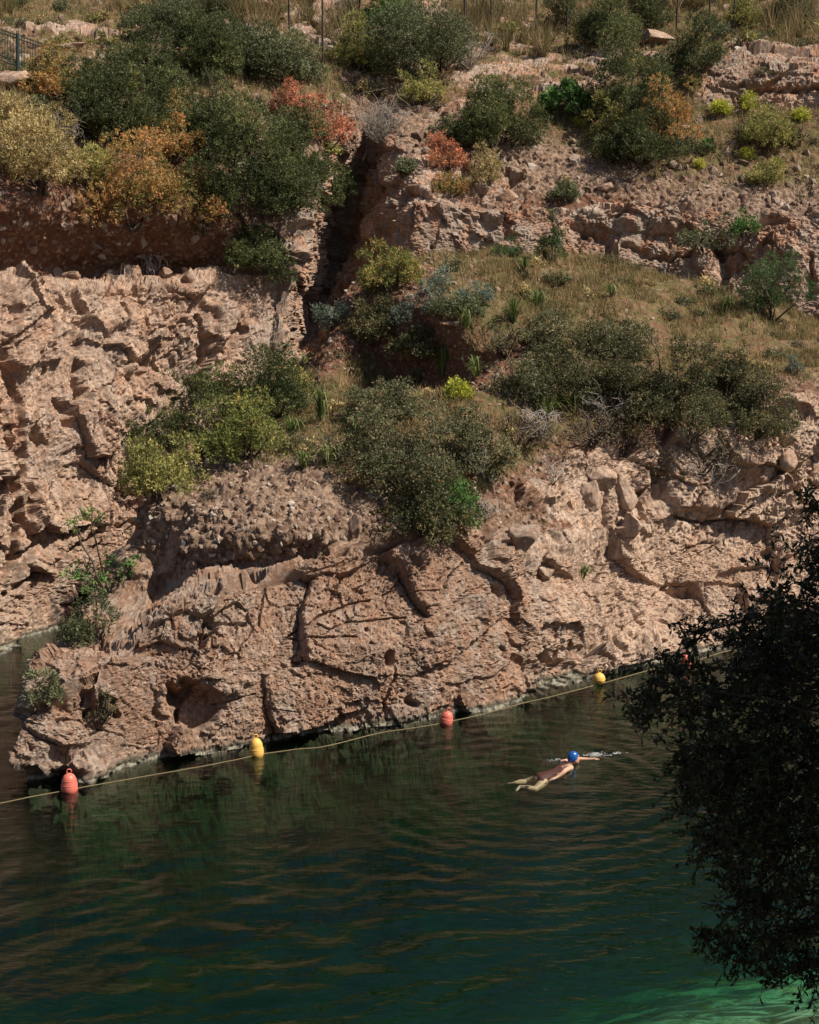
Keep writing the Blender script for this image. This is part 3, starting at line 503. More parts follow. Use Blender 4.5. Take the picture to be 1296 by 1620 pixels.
def water_mat():
    m, t, o = newmat('lake_water'); pos = nd(t, 'ShaderNodeNewGeometry').outputs['Position']
    mp = nd(t, 'ShaderNodeMapping', {'Vector': pos, 'Scale': (0.75, 1.5, 1.0), 'Rotation': (0, 0, R(12))}).outputs[0]
    n1 = noise(t, mp, 5.0, 3, 0.5, 0.6); n2 = noise(t, mp, 17.0, 2, 0.5)
    h = nd(t, 'ShaderNodeMath', {0: n1, 1: nd(t, 'ShaderNodeMath', {0: n2, 1: 0.22}, operation='MULTIPLY').outputs[0]}, operation='ADD').outputs[0]
    bp = nd(t, 'ShaderNodeBump', {'Height': h, 'Strength': 1.0, 'Distance': 0.016}).outputs[0]
    fr = nd(t, 'ShaderNodeFresnel', {'IOR': 1.40, 'Normal': bp}).outputs[0]
    gl = nd(t, 'ShaderNodeBsdfGlossy', {'Color': (1, 1, 1, 1), 'Roughness': 0.015, 'Normal': bp})
    tr = nd(t, 'ShaderNodeBsdfTransparent', {'Color': (1, 1, 1, 1)})
    mx = nd(t, 'ShaderNodeMixShader', {0: fr, 1: tr.outputs[0], 2: gl.outputs[0]}); t.links.new(mx.outputs[0], o.inputs['Surface'])
    va = nd(t, 'ShaderNodeVolumeAbsorption', {'Color': (0.24, 0.69, 0.47, 1), 'Density': 0.85}); vs = nd(t, 'ShaderNodeVolumeScatter', {'Color': (0.12, 0.60, 0.30, 1), 'Density': 0.013})
    ad = nd(t, 'ShaderNodeAddShader', {0: va.outputs[0], 1: vs.outputs[0]}); t.links.new(ad.outputs[0], o.inputs['Volume'])
    return m
def build_water():
    xs = np.concatenate([np.linspace(-38, -8, 30, endpoint=False), np.arange(-8, 7, 0.068), np.linspace(7, 38, 30)])
    ys = np.concatenate([np.linspace(5, 12.5, 20, endpoint=False), np.arange(12.5, 30, 0.06), np.linspace(30, 58, 20)])
    X, Y = np.meshgrid(xs, ys, indexing='ij'); nx, ny = X.shape; X, Y = X.ravel(), Y.ravel()
    Z = water_z(X, Y); idx = np.arange(nx * ny).reshape(nx, ny)
    q = np.stack([idx[:-1, :-1], idx[1:, :-1], idx[1:, 1:], idx[:-1, 1:]], -1).reshape(-1, 4)
    rim = np.concatenate([idx[:, 0], idx[-1, 1:], idx[-2::-1, -1], idx[0, -2:0:-1]])
    V = np.stack([X, Y, Z], -1); n = len(V); low = V[rim].copy(); low[:, 2] = -9
    k = np.arange(len(rim)); k2 = (k + 1) % len(rim)
    sides = np.stack([rim[k], n + k, n + k2, rim[k2]], -1)
    c = len(low); V = np.concatenate([V, low, [[0, 30, -9]]])
    o = mesh_np('water', V, np.concatenate([q, sides]), None)
    bm = bmesh.new(); bm.from_mesh(o.data); bm.verts.ensure_lookup_table()
    for i in range(c): bm.faces.new((bm.verts[n + c], bm.verts[n + (i + 1) % c], bm.verts[n + i]))
    bmesh.ops.recalc_face_normals(bm, faces=bm.faces[:]); bm.to_mesh(o.data); bm.free()
    for pl in o.data.polygons: pl.use_smooth = True
    o.data.materials.append(water_mat()); tag(o, kind='structure')
build_water()

# ------------------------------------------------------------------ where a pixel meets the ground
def bvh_of(P, q): return BVHTree.FromPolygons([tuple(x) for x in P.tolist()], q.tolist())
BV = [bvh_of(OA[1], OA[2]), bvh_of(OB[1], OB[2])]
def ground(px, py):
    best = None; o = Vector((0, 0, CAM_H)); d = ray(px, py).normalized()
    for b in BV:
        h = b.ray_cast(o, d)
        if h[0] is not None and (best is None or h[3] < best[1]): best = (h[0], h[3])
    return best[0] if best else at(px, py, 45)
def pxm(p):                                       # pixels per metre at a point
    return F / (p.y * cp - (p.z - CAM_H) * sp)

# ------------------------------------------------------------------ vegetation builders
def unit(v): return v / (np.linalg.norm(v, axis=-1, keepdims=True) + 1e-9)
def leaves(C, Dr, T, n, ln, wd, spread, r, jit=0.03, tri=False):
    """n diamond leaves round every clump centre C, pointing along Dr within a spread"""
    m = len(C); Cn = np.repeat(C, n, 0) + r.normal(0, jit, (m * n, 3)); D = unit(np.repeat(Dr, n, 0) + spread * r.normal(size=(m * n, 3)))
    S = unit(np.cross(D, r.normal(size=(m * n, 3)))); l = ln * r.uniform(0.5, 1.2, (m * n, 1)); w_ = wd * r.uniform(0.7, 1.2, (m * n, 1))
    Nn = np.cross(D, S)
    t = np.clip(np.repeat(T, n) + r.normal(0, 0.12, m * n), 0, 1)
    if tri:
        V = np.stack([Cn + S * w_ * .5, Cn - S * w_ * .5, Cn + D * l], 1).reshape(-1, 3); return V, np.arange(m * n * 3).reshape(-1, 3), np.repeat(t, 3)
    V = np.stack([Cn, Cn + D * l * .5 + S * w_ * .5 + Nn * w_ * .12, Cn + D * l, Cn + D * l * .5 - S * w_ * .5 + Nn * w_ * .12], 1).reshape(-1, 3)
    t = np.clip(np.repeat(T, n) + r.normal(0, 0.12, m * n), 0, 1)
    return V, np.arange(m * n * 4).reshape(-1, 4), np.repeat(t, 4)
def curve(a, b, r, sag=0.15, n=6):
    t = np.linspace(0, 1, n)[:, None]; a, b = np.asarray(a, float), np.asarray(b, float); L_ = np.linalg.norm(b - a)
    k = r.normal(0, sag * L_, 3); k[2] = abs(k[2]) * 0.8
    return a + (b - a) * t + np.sin(t * math.pi) * k + r.normal(0, 0.02 * L_, (n, 3)) * np.sin(t * math.pi)
KIND = {  # lobes, clumps per m2 of lobe skin, leaves per clump, leaf length, width, spread, lobe radius share, stem count, leaf size follows tips
 'juniper': dict(lobes=36, dens=64, n=9, ln=.075, wd=.022, spread=.75, lr=.27, stems=9),
 'olive': dict(lobes=28, dens=60, n=8, ln=.07, wd=.026, spread=.8, lr=.32, stems=7),
 'green': dict(lobes=12, dens=60, n=7, ln=.11, wd=.07, spread=.8, lr=.34, stems=5),
 'spurge': dict(lobes=26, dens=54, n=10, ln=.075, wd=.022, spread=.62, lr=.30, stems=14),
 'lime': dict(lobes=9, dens=170, n=8, ln=.05, wd=.022, spread=.5, lr=.42, stems=6),
 'blue': dict(lobes=9, dens=130, n=9, ln=.065, wd=.018, spread=.6, lr=.38, stems=5),
 'open': dict(lobes=22, dens=70, n=8, ln=.075, wd=.022, spread=.8, lr=.2, stems=14),
 'dark': dict(lobes=34, dens=66, n=9, ln=.05, wd=.026, spread=.9, lr=.30, stems=12),
 'brown': dict(lobes=14, dens=34, n=6, ln=.06, wd=.016, spread=.9, lr=.32, stems=26),
 'pine': dict(lobes=16, dens=85, n=10, ln=.10, wd=.012, spread=.6, lr=.24, stems=8),
 'sparse': dict(lobes=9, dens=45, n=6, ln=.085, wd=.03, spread=.8, lr=.26, stems=8),
}
def crown(kind, rx, rz, seed, hang=0.0, fill=0.0, lean=(0, 0), shape='dome'):
    """leafy crown of half-width rx and height rz with its stems; base at the origin"""
    k = KIND[kind]; r = np.random.default_rng(seed); nl = k['lobes']
    if shape == 'cone':
        h = r.uniform(0.12, 1, nl); a = r.uniform(0, 2 * math.pi, nl); rr = (1 - h) * r.uniform(.35, .8, nl)
        C = np.stack([rr * np.cos(a), rr * np.sin(a), h * 0.92], 1); lr = k['lr'] * (1.15 - h * 0.7)
    else:
        v = unit(r.normal(size=(nl, 3))); v[:, 2] = np.abs(v[:, 2]) * (1 - hang) - hang * r.uniform(0, .9, nl) * (r.random(nl) < .5)
        C = v * r.uniform(0.42, 0.92, (nl, 1)); C[:, 2] = np.where(np.arange(nl) % 3 == 0, C[:, 2] * .35, C[:, 2]) * .86 + .14; lr = k['lr'] * r.uniform(.5, 1.25, nl)
    if kind == 'lime': C[:, :2] *= .5; C[:, 2] *= .6
    Sc = np.array((rx, rx, rz)); C = C * Sc; C[:, 0] += lean[0] * C[:, 2]; C[:, 1] += lean[1] * C[:, 2]
    cl, dr, ti = [], [], []
    for i in range(nl):
        R3 = lr[i] * np.array((rx, rx, min(rz * .75, rx * 1.0))); area = 4 * math.pi * np.mean(R3) ** 2
        n = max(6, int(area * k['dens'])); u = unit(r.normal(size=(n, 3))); u = u[u[:, 2] > -0.75]
        rad = np.where(r.random(len(u)) < .72, r.uniform(.86, 1.06, len(u)), r.uniform(.3, .9, len(u)))
        u2 = u * rad[:, None] * (1 + 0.22 * perlin(u * 2.3 + seed + i))[:, None]
        cl.append(C[i] + u2 * R3); dr.append(unit(u + (0, 0, .35))); ti.append(np.clip(r.normal(.5 + r.uniform(-.3, .25), .2, len(u)), 0, 1))
    cl, dr, ti = np.concatenate(cl), np.concatenate(dr), np.concatenate(ti)
    keep = cl[:, 2] > (-0.9 * rz if hang else 0.02); cl, dr, ti = cl[keep], dr[keep], ti[keep]
    V, Fc, T = leaves(cl, dr, ti, k['n'], k['ln'] * .95, k['wd'] * 1.4, k['spread'], r, tri=True)
    paths = []; base = np.array((0, 0, -0.12))
    for i in range(k['stems']):
        e = C[i % nl]; s0 = base + r.normal(0, .05 * rx, 3) * (1, 1, 0); th = .022 * rx + .008
        c1 = curve(s0, e, r, .12, 7); paths.append((c1, np.linspace(th, th * .45, 7)))
        for q_ in range(3):
            t_ = cl[r.integers(len(cl))] if q_ else e + r.normal(0, .3, 3) * rx * k['lr']
            j = np.argmin(np.linalg.norm(cl - e, axis=1) + r.uniform(0, .5, len(cl)) * rx); t_ = cl[j]
            paths.append((curve(c1[r.integers(3, 7)], t_, r, .1, 5), np.linspace(th * .45, th * .15 + .002, 5)))
    return V, Fc, T, paths
PLANTS = []
def shrub(name, label, kind, leaf, px, py, wpx, hpx, seed=None, group=None, cat='shrub', part='foliage', bark=None, **kw):
    """px, py: where its foot meets the ground; wpx, hpx: its size in the photograph"""
    g = ground(px, py); s = pxm(g); rx, rz = wpx / s / 2 * 1.12, hpx / s * 1.22
    o = empty(name, (g.x, g.y, g.z - 0.03)); tag(o, label, cat, group)
    V, Fc, T, paths = crown(kind, rx, rz, seed or (int(px) * 7 + int(py)), **kw)
    mesh_np(part, V, Fc, L[leaf], o, False, {'tint': T})
    v, f = tubes(paths, 3); mesh_np('stems', v, f, bark or M_BARK, o)
    PLANTS.append((o, rx)); return o
J, E, LM, BG, DK = 'dark junipers on the slope', 'spurge shrubs on the slopes', 'lime green cushion plants', 'blue grey cushion shrubs', 'dark scrub on the knoll'
T_ = [
 ('scrub_bush', 'brown brush between the bleached branches and the broken rocks', 'brown', 'brown', 935, 700, 120, 62, DK, {}),
 ('scrub_bush', 'dark low bush left of the green strap leaved clump', 'dark', 'scrub', 832, 628, 100, 58, DK, {}),
 ('scrub_bush', 'low grey green scrub along the top of the lower bank', 'dark', 'scrub', 612, 655, 120, 52, DK, {}),
 ('scrub_bush', 'brown grassy scrub above the right end of the gravel bank', 'brown', 'scrub', 540, 735, 110, 58, DK, {}),
 ('scrub_bush', 'brown brush right of the grey green bush', 'brown', 'brown', 820, 705, 100, 60, DK, {}),
 ('scrub_bush', 'olive brush on the upper edge of the knoll scrub', 'dark', 'scrub', 870, 545, 90, 48, DK, {}),
 ('scrub_bush', 'olive brush behind the tallest dark bush', 'dark', 'scrub', 975, 560, 110, 60, DK, {}),
 ('scrub_bush', 'brownish scrub at the lip of the shaded red slope', 'brown', 'scrub', 800, 560, 90, 52, DK, {}),
 ('scrub_bush', 'dark scrub at the gully end of the shaded red slope', 'dark', 'dark', 590, 540, 90, 62, DK, {}),
 ('scrub_bush', 'dark creeping scrub low in the shaded red slope', 'dark', 'dark', 670, 560, 100, 44, DK, {}),
 ('scrub_bush', 'olive scrub below the blue grey cushions', 'dark', 'olive', 720, 500, 80, 36, DK, {}),
 ('juniper_bush', 'juniper mass filling in below the upright juniper', 'juniper', 'juniper', 335, 250, 150, 125, J, {}),
 ('juniper_bush', 'juniper shoulder right of the largest juniper', 'juniper', 'juniper', 470, 300, 130, 130, J, {}),
 ('juniper_bush', 'narrow juniper between the small yellow spurge and the tucked one', 'juniper', 'juniper', 262, 205, 110, 78, J, {}),
 ('spurge_shrub', 'pale spurge at the left edge under the railing', 'spurge', 'pale', 28, 212, 92, 62, E, {}),
 ('spurge_shrub', 'dull yellow spurge between the pale and the big hanging one', 'spurge', 'yellow', 140, 300, 80, 82, E, {}),
 ('olive_bush', 'grey green bush left of the large round yellow green spurge', 'olive', 'olive', 392, 118, 120, 74, None, {}),
 ('olive_bush', 'dull olive bush at the top left behind the upright juniper', 'olive', 'olive', 262, 52, 130, 50, None, {}),
 ('olive_bush', 'dark bush cut off by the top edge at left of centre', 'dark', 'dark', 340, 22, 120, 40, None, {}),
 ('olive_bush', 'grey bush on the slope below the slanted posts', 'brown', 'olive', 700, 108, 90, 60, None, {}),
 ('olive_bush', 'dark bush at the top right corner', 'olive', 'dark', 1250, 42, 90, 44, None, {}),
 ('spurge_shrub', 'yellow green spurge near the top right fence post', 'spurge', 'yellow', 1172, 40, 60, 40, E, {}),
 ('juniper_bush', 'largest dark juniper spilling down above the left cliff', 'juniper', 'juniper', 395, 372, 235, 285, J, dict(hang=.35)),
 ('juniper_bush', 'juniper branches reaching right over the dark gully', 'juniper', 'juniper', 505, 322, 150, 100, J, dict(hang=.2)),
 ('juniper_bush', 'upright dark juniper near the top, behind the largest juniper', 'juniper', 'juniper', 325, 125, 150, 108, J, {}),
 ('juniper_bush', 'dark juniper behind the orange tipped shrubs at upper left', 'juniper', 'juniper', 178, 222, 180, 108, J, {}),
 ('juniper_bush', 'juniper between the railing shrub and the upright juniper', 'juniper', 'juniper', 228, 150, 115, 112, J, {}),
 ('juniper_bush', 'juniper tuft hanging over the top edge of the left cliff', 'juniper', 'juniper', 405, 425, 120, 95, J, dict(hang=.4)),
 ('olive_bush', 'low grey green bush below the two slanted fence posts', 'olive', 'olive', 452, 132, 125, 82, None, {}),
 ('spurge_shrub', 'orange tipped round shrub beside the green railing', 'spurge', 'orange', 85, 152, 104, 72, E, {}),
 ('spurge_shrub', 'pale yellowish spurge at the left edge above the red hollow', 'spurge', 'pale', 62, 298, 160, 140, E, dict(hang=.1)),
 ('spurge_shrub', 'big orange and olive spurge hanging over the red hollow', 'spurge', 'orange', 212, 355, 172, 175, E, dict(hang=.3)),
 ('spurge_shrub', 'pinkish twiggy spurge next to the big hanging one', 'spurge', 'orange', 326, 362, 98, 118, E, dict(hang=.1)),
 ('spurge_shrub', 'olive orange spurge tucked above the pinkish twiggy one', 'spurge', 'orange', 272, 262, 92, 92, E, {}),
 ('spurge_shrub', 'wide coral red spurge right of the largest juniper', 'spurge', 'coral', 512, 232, 98, 82, E, {}),
 ('spurge_shrub', 'peach coloured spurge peeking out behind the largest juniper', 'spurge', 'coral', 462, 188, 66, 66, E, {}),
 ('spurge_shrub', 'small yellow green spurge among the upper left junipers', 'spurge', 'yellow', 197, 150, 56, 44, E, {}),
 ('spurge_shrub', 'large round yellow green spurge in front of a fence post', 'spurge', 'yellow', 566, 112, 106, 80, E, {}),
 ('spurge_shrub', 'small bright yellow spurge below the large olive bush', 'spurge', 'yellow', 666, 165, 76, 58, E, {}),
 ('olive_bush', 'large grey olive bush at the top centre', 'olive', 'olive', 655, 128, 170, 130, None, {}),
 ('olive_bush', 'green bush cut off by the top edge, behind the large olive bush', 'olive', 'green', 610, 52, 90, 75, None, {}),
 ('olive_bush', 'dense dark round bush at the top right of centre', 'dark', 'juniper', 960, 72, 108, 76, None, {}),
 ('olive_bush', 'tall dark bush right behind the dense round bush', 'olive', 'juniper', 1030, 52, 72, 85, None, {}),
 ('olive_bush', 'dark bush left behind the dense round bush', 'olive', 'dark', 892, 42, 62, 60, None, {}),
 ('juniper_bush', 'spreading juniper in front of the grey rock ledges', 'juniper', 'juniper', 985, 202, 150, 122, J, {}),
 ('juniper_bush', 'small upright juniper at the left end of the upper rock wall', 'juniper', 'juniper', 1100, 117, 92, 84, J, {}),
 ('fig_shrub', 'bright green broad leaved shrub left of the spreading juniper', 'green', 'green', 886, 190, 86, 74, None, {}),
 ('spurge_shrub', 'yellow green spurge in front of the spreading juniper', 'spurge', 'yellow', 968, 228, 92, 82, E, {}),
 ('spurge_shrub', 'tall orange spurge right of the spreading juniper', 'spurge', 'orange', 1058, 232, 92, 106, E, {}),
 ('juniper_bush', 'low dark juniper below the orange and yellow green spurges', 'juniper', 'juniper', 1008, 258, 155, 66, J, {}),
 ('juniper_bush', 'dark juniper with bare limbs in the upper middle', 'juniper', 'juniper', 778, 235, 165, 90, J, {}),
 ('spurge_shrub', 'small coral pink spurge at the head of the gully', 'spurge', 'coral', 707, 268, 64, 64, E, {}),
 ('spurge_shrub', 'low golden spurge on top of the square rock block', 'spurge', 'orange', 713, 308, 58, 38, E, {}),
 ('spurge_shrub', 'pale dry spurge right of the coral pink one', 'spurge', 'pale', 768, 298, 68, 68, E, {}),
 ('cushion_plant', 'larger lime cushion below the upper rock wall, left one of two', 'lime', 'lime', 1141, 179, 40, 34, LM, {}),
 ('cushion_plant', 'larger lime cushion below the upper rock wall, right one of two', 'lime', 'lime', 1183, 173, 40, 31, LM, {}),
 ('cushion_plant', 'small lime cushion at the lower edge of the grass slope', 'lime', 'lime', 1107, 267, 24, 21, LM, {}),
 ('cushion_plant', 'lime cushion under the round pale yellow spurge', 'lime', 'lime', 1184, 252, 34, 27, LM, {}),
 ('cushion_plant', 'tiny flat lime cushion right of the pale yellow spurge', 'lime', 'lime', 1228, 264, 26, 14, LM, {}),
 ('cushion_plant', 'bright lime cushion alone on the knoll above the scrub', 'lime', 'lime', 727, 626, 60, 46, LM, {}),
 ('cushion_plant', 'flat lime cushion left of the yellow green spurge', 'lime', 'lime', 916, 199, 28, 16, LM, {}),
 ('cushion_plant', 'lime cushion near the right edge below the rock wall', 'lime', 'lime', 1268, 190, 36, 24, LM, {}),
 ('spurge_shrub', 'round pale yellow spurge on the right grass slope', 'spurge', 'yellow', 1214, 236, 94, 74, E, {}),
 ('spurge_shrub', 'low yellow green spurge above the right rubble bank', 'spurge', 'yellow', 1211, 291, 58, 34, E, {}),
 ('leafy_plant', 'small bright green plant on the right grass slope', 'green', 'green', 1117, 240, 24, 18, None, {}),
 ('young_conifer', 'small cone shaped conifer at the foot of the upper cliff', 'pine', 'pine', 872, 414, 74, 76, None, dict(shape='cone')),
 ('young_conifer', 'low conifer seedling left of the cone shaped conifer', 'pine', 'pine', 803, 406, 50, 30, None, {}),
 ('young_pine', 'feathery young pine in front of the right upper cliff', 'pine', 'pine', 1218, 505, 122, 100, None, {}),
 ('cliff_shrub', 'grey green twiggy shrub growing on the right upper cliff', 'sparse', 'olive', 1112, 394, 92, 58, None, {}),
 ('cliff_shrub', 'fresh green shrub beside the hole in the upper cliff', 'olive', 'green', 1176, 373, 44, 34, None, {}),
 ('spurge_shrub', 'olive yellow spurge at the left end of the knoll crest', 'spurge', 'spurge', 615, 462, 104, 74, E, {}),
 ('cushion_shrub', 'blue grey cushion near the crest with a pale stone beside it', 'blue', 'blue', 754, 478, 58, 36, BG, {}),
 ('cushion_shrub', 'small blue grey cushion beside the crest spurge', 'blue', 'blue', 691, 456, 42, 30, BG, {}),
 ('cushion_shrub', 'wide blue grey shrub below the crest spurge', 'blue', 'blue', 662, 510, 82, 58, BG, {}),
 ('cushion_shrub', 'grey shrub clinging to the rock knob by the gully', 'blue', 'blue', 527, 522, 54, 40, BG, {}),
 ('cushion_shrub', 'tiny blue grey shrub at the right end of the knoll', 'blue', 'blue', 1257, 589, 28, 26, BG, {}),
 ('scrub_bush', 'dark bush at the left of the knoll scrub', 'dark', 'dark', 905, 628, 125, 112, DK, {}),
 ('scrub_bush', 'tallest dark bush in the middle of the knoll scrub', 'dark', 'dark', 1005, 665, 140, 145, DK, {}),
 ('scrub_bush', 'dark bush between the tallest one and the cliff edge bush', 'dark', 'dark', 1092, 690, 130, 145, DK, {}),
 ('scrub_bush', 'dark bush leaning out over the cliff edge at right', 'dark', 'dark', 1200, 688, 126, 92, DK, dict(hang=.15)),
 ('scrub_bush', 'small dark bush behind the cliff edge bush', 'dark', 'dark', 1152, 622, 90, 68, DK, {}),
 ('scrub_bush', 'brown twiggy bush under the dark scrub, above the big bulging rock', 'brown', 'brown', 1105, 752, 155, 85, DK, {}),
 ('scrub_bush', 'brownish bush under the bleached branches', 'brown', 'brown', 985, 712, 110, 60, DK, {}),
 ('scrub_bush', 'wide grey green bush in the centre of the lower bank', 'dark', 'scrub', 640, 775, 165, 140, DK, {}),
 ('scrub_bush', 'grey green bush right of the wide central one', 'dark', 'scrub', 756, 742, 125, 88, DK, {}),
 ('scrub_bush', 'lowest dark bush touching the top of the rock face', 'dark', 'dark', 690, 848, 140, 105, DK, {}),
 ('scrub_bush', 'small scrub bush left of the wide central one', 'dark', 'scrub', 590, 722, 90, 72, DK, {}),
 ('spurge_shrub', 'fresh green spurge with orange tips in front of the lowest dark bush', 'spurge', 'green', 712, 832, 86, 82, E, {}),
 ('juniper_bush', 'low wide juniper against the left cliff', 'juniper', 'juniper', 318, 712, 270, 112, J, {}),
 ('juniper_bush', 'juniper at the right end behind the olive spurge', 'juniper', 'juniper', 428, 668, 130, 115, J, {}),
 ('juniper_bush', 'juniper limb leaning left over the inlet', 'open', 'juniper', 232, 770, 120, 95, J, dict(lean=(-.35, 0))),
 ('spurge_shrub', 'olive green dome of spurge above the gravel bank', 'spurge', 'spurge', 384, 724, 148, 112, E, {}),
 ('spurge_shrub', 'bright yellow green spurge at the left end of the gravel bank', 'spurge', 'yellow', 258, 785, 132, 98, E, {}),
 ('spurge_shrub', 'small yellow spurge on bare stems beside the gully', 'spurge', 'yellow', 479, 636, 46, 64, E, {}),
 ('small_tree', 'little thin stemmed tree leaning over the inlet', 'sparse', 'green', 176, 938, 118, 112, None, dict(lean=(-.2, 0))),
 ('small_tree', 'sparse pale sapling at the rim of the inlet', 'sparse', 'spurge', 122, 970, 48, 48, None, {}),
 ('cushion_shrub', 'dark grey green shrub on the shoulder of the promontory', 'blue', 'olive', 148, 1012, 84, 66, None, {}),
 ('cushion_shrub', 'soft green shrub at the tip of the promontory', 'blue', 'olive', 72, 1106, 54, 56, None, {}),
 ('cushion_shrub', 'dark shrub in the cleft behind the pale tip rocks', 'brown', 'dark', 160, 1136, 50, 66, None, {}),
]
for (nm, lb, kd, lf, px, py, wp, hp, gp, kw) in T_:
    shrub(nm, lb, kd, lf, px, py, wp, hp, None, gp, 'tree' if 'tree' in nm or 'conifer' in nm or 'pine' in nm else 'shrub', **kw)

# strap-leaved plants
def strap_plant(label, px, py, wpx, hpx, n=55):
    g = ground(px, py); s = pxm(g); r = np.random.default_rng(int(px * 3 + py)); rx, h = wpx / s / 2, hpx / s
    V, Fq, T = [], [], []
    for i in range(n):
        a = r.uniform(0, 2 * math.pi); rad = rx * r.uniform(.3, 1.5); hh = h * r.uniform(.6, 1.15); t = np.linspace(0, 1, 6)[:, None]
        d = np.array((math.cos(a), math.sin(a), 0)); sd_ = np.array((-math.sin(a), math.cos(a), 0))
        P = d * rad * t ** 1.3 + np.array((0, 0, 1)) * hh * (np.sin(t * r.uniform(1.5, 2.9)))
        wv = .013 * (1 - t ** 2) + .002; b0 = len(V) * 12
        V.append(np.concatenate([P + sd_ * wv, P - sd_ * wv])); T.append(np.full(12, np.clip(r.normal(.45, .25), 0, 1)))
        Fq += [(b0 + k, b0 + k + 1, b0 + k + 7, b0 + k + 6) for k in range(5)]
    o = mesh_np('strap_leaf_plant', np.concatenate(V), np.array(Fq), L['strap'], None, False, {'tint': np.concatenate(T)})
    o.location = (g.x, g.y, g.z - .02); tag(o, label, 'plant', 'strap leaved plants'); return o
for a in [('tall green strap leaved clump at the gully end of the lower bank', 508, 668, 60, 56), ('strap leaved clump left of the tall gully clump, beside the juniper', 462, 700, 44, 40),
          ('green strap leaved clump under the bleached branches', 868, 668, 74, 44), ('strap leaved clump above the dark bush on the knoll', 812, 512, 76, 38), ('strap leaved clump right of the blue grey crest cushion', 850, 490, 60, 30),
          ('dry strap leaved clump in the shaded red slope', 700, 600, 46, 50), ('strap leaved clump above the lone lime cushion', 752, 600, 54, 36), ('strap leaved clump on the upper edge of the shaded red slope', 738, 520, 44, 34),
          ('strap leaved clump on the crest beside the conifer seedling', 828, 432, 44, 26), ('strap leaved clump between the scrub bushes of the lower bank', 565, 690, 50, 34), ('dry strap leaved clump above the gravel bank', 520, 738, 52, 34),
          ('strap leaved clump at the far right of the crest', 1150, 492, 44, 24), ('strap leaved clump in the middle of the grassy crest', 968, 470, 44, 22), ('small green strap leaved tuft on the pale rock face', 924, 914, 26, 20),
          ('strap leaved clump right of the brown bush on the knoll', 905, 650, 60, 34), ('strap leaved clump low in the shaded red slope', 660, 612, 36, 30), ('strap leaved clump at the upper left of the lower bank', 600, 650, 44, 28), ('strap leaved clump at the gravel bank top', 480, 745, 44, 30)]:
    strap_plant(*a)

# bleached dead branches
def dead_brush(label, px, py, wpx, hpx, n=16, down=False, mat=None):
    g = ground(px, py); s = pxm(g); r = np.random.default_rng(int(px + py)); rx, h = wpx / s / 2, hpx / s; paths = []
    for i in range(n):
        e = np.array((r.uniform(-1, 1) * rx, r.uniform(-.8, .4) * rx, (-1 if down else 1) * h * r.uniform(.5, 1)))
        c = curve((0, 0, 0), e, r, .22, 8); th = r.uniform(.007, .016); paths.append((c, np.linspace(th, .004, 8)))
        for k in range(5):
            j = r.integers(2, 7); paths.append((curve(c[j], c[j] + r.normal(0, .28, 3) * (rx, rx, h) + (e - c[j]) * .3, r, .2, 5), np.linspace(th * .5, .0025, 5)))
    v, f = tubes(paths, 4); o = mesh_np('dead_branches', v, f, mat or M_DEAD); o.location = (g.x, g.y, g.z); tag(o, label, 'branches', 'dead branches on the slopes'); return o
for a in [('bleached white branches spread below the dark knoll scrub', 962, 660, 100, 46, 22), ('fine grey dead branches left of the bleached white ones', 858, 690, 84, 46, 18), ('forked white dead branch above the broken rocks', 878, 764, 52, 44, 9),
          ('white dead twigs at the right of the central bush', 752, 752, 46, 52, 12), ('grey dead brush at the head of the gully', 605, 232, 92, 66, 60), ('thin dead branches over the dark bush at the cliff edge', 1120, 770, 90, 40, 16), ('dead twigs beside the stone under the lowest bush', 770, 822, 50, 40, 12),
          ('grey dead brush beside the large olive bush', 742, 112, 70, 56, 34), ('grey dead brush among the pale spurge at left', 110, 232, 60, 50, 26)]:
    dead_brush(*a)
dead_brush('dry roots hanging down under the big spurge', 238, 402, 34, 44, 14, True)

# ------------------------------------------------------------------ boulders
def stone_mesh(seed, sub=4):
    bm = bmesh.new(); bmesh.ops.create_icosphere(bm, subdivisions=sub, radius=1); r = np.random.default_rng(seed)
    P = np.array([v.co[:] for v in bm.verts]); planes = unit(r.normal(size=(15, 3))); off = r.uniform(.42, .8, 15)
    for n_, o_ in zip(planes, off): d = P @ n_ - o_; P -= np.maximum(d, 0)[:, None] * n_ * .98
    P *= (1.18 + .10 * fbm(P * 1.6 + seed, 3) + .05 * fbm(P * 7, 3))[:, None]
    for v, c in zip(bm.verts, P): v.co = c
    me = bpy.data.meshes.new('boulder'); bm.to_mesh(me); bm.free()
    for f in me.polygons: f.use_smooth = True
    a = me.attributes.new('surf', 'FLOAT_COLOR', 'POINT'); a.data.foreach_set('color', np.tile((1, 0, 0, 1), len(me.vertices)).astype(np.float32).ravel())
    me.materials.append(M_TER); return me
SM = [stone_mesh(100 + k) for k in range(7)]
def boulder(label, px, py, wpx, hpx, k=0, rz=0.0, tilt=0.0):
    g = ground(px, py); s = pxm(g); o = bpy.data.objects.new('boulder', SM[k % 7]); COL.objects.link(o)
    rw, rh = wpx / s / 2, hpx / s / 2
    o.scale = (rw * 1.15, rw * 0.95, rh * 1.2); o.location = (g.x, g.y + rw * .25, g.z + rh * .55); o.rotation_euler = (tilt, 0, rz); tag(o, label, 'boulder', 'loose boulders'); return o
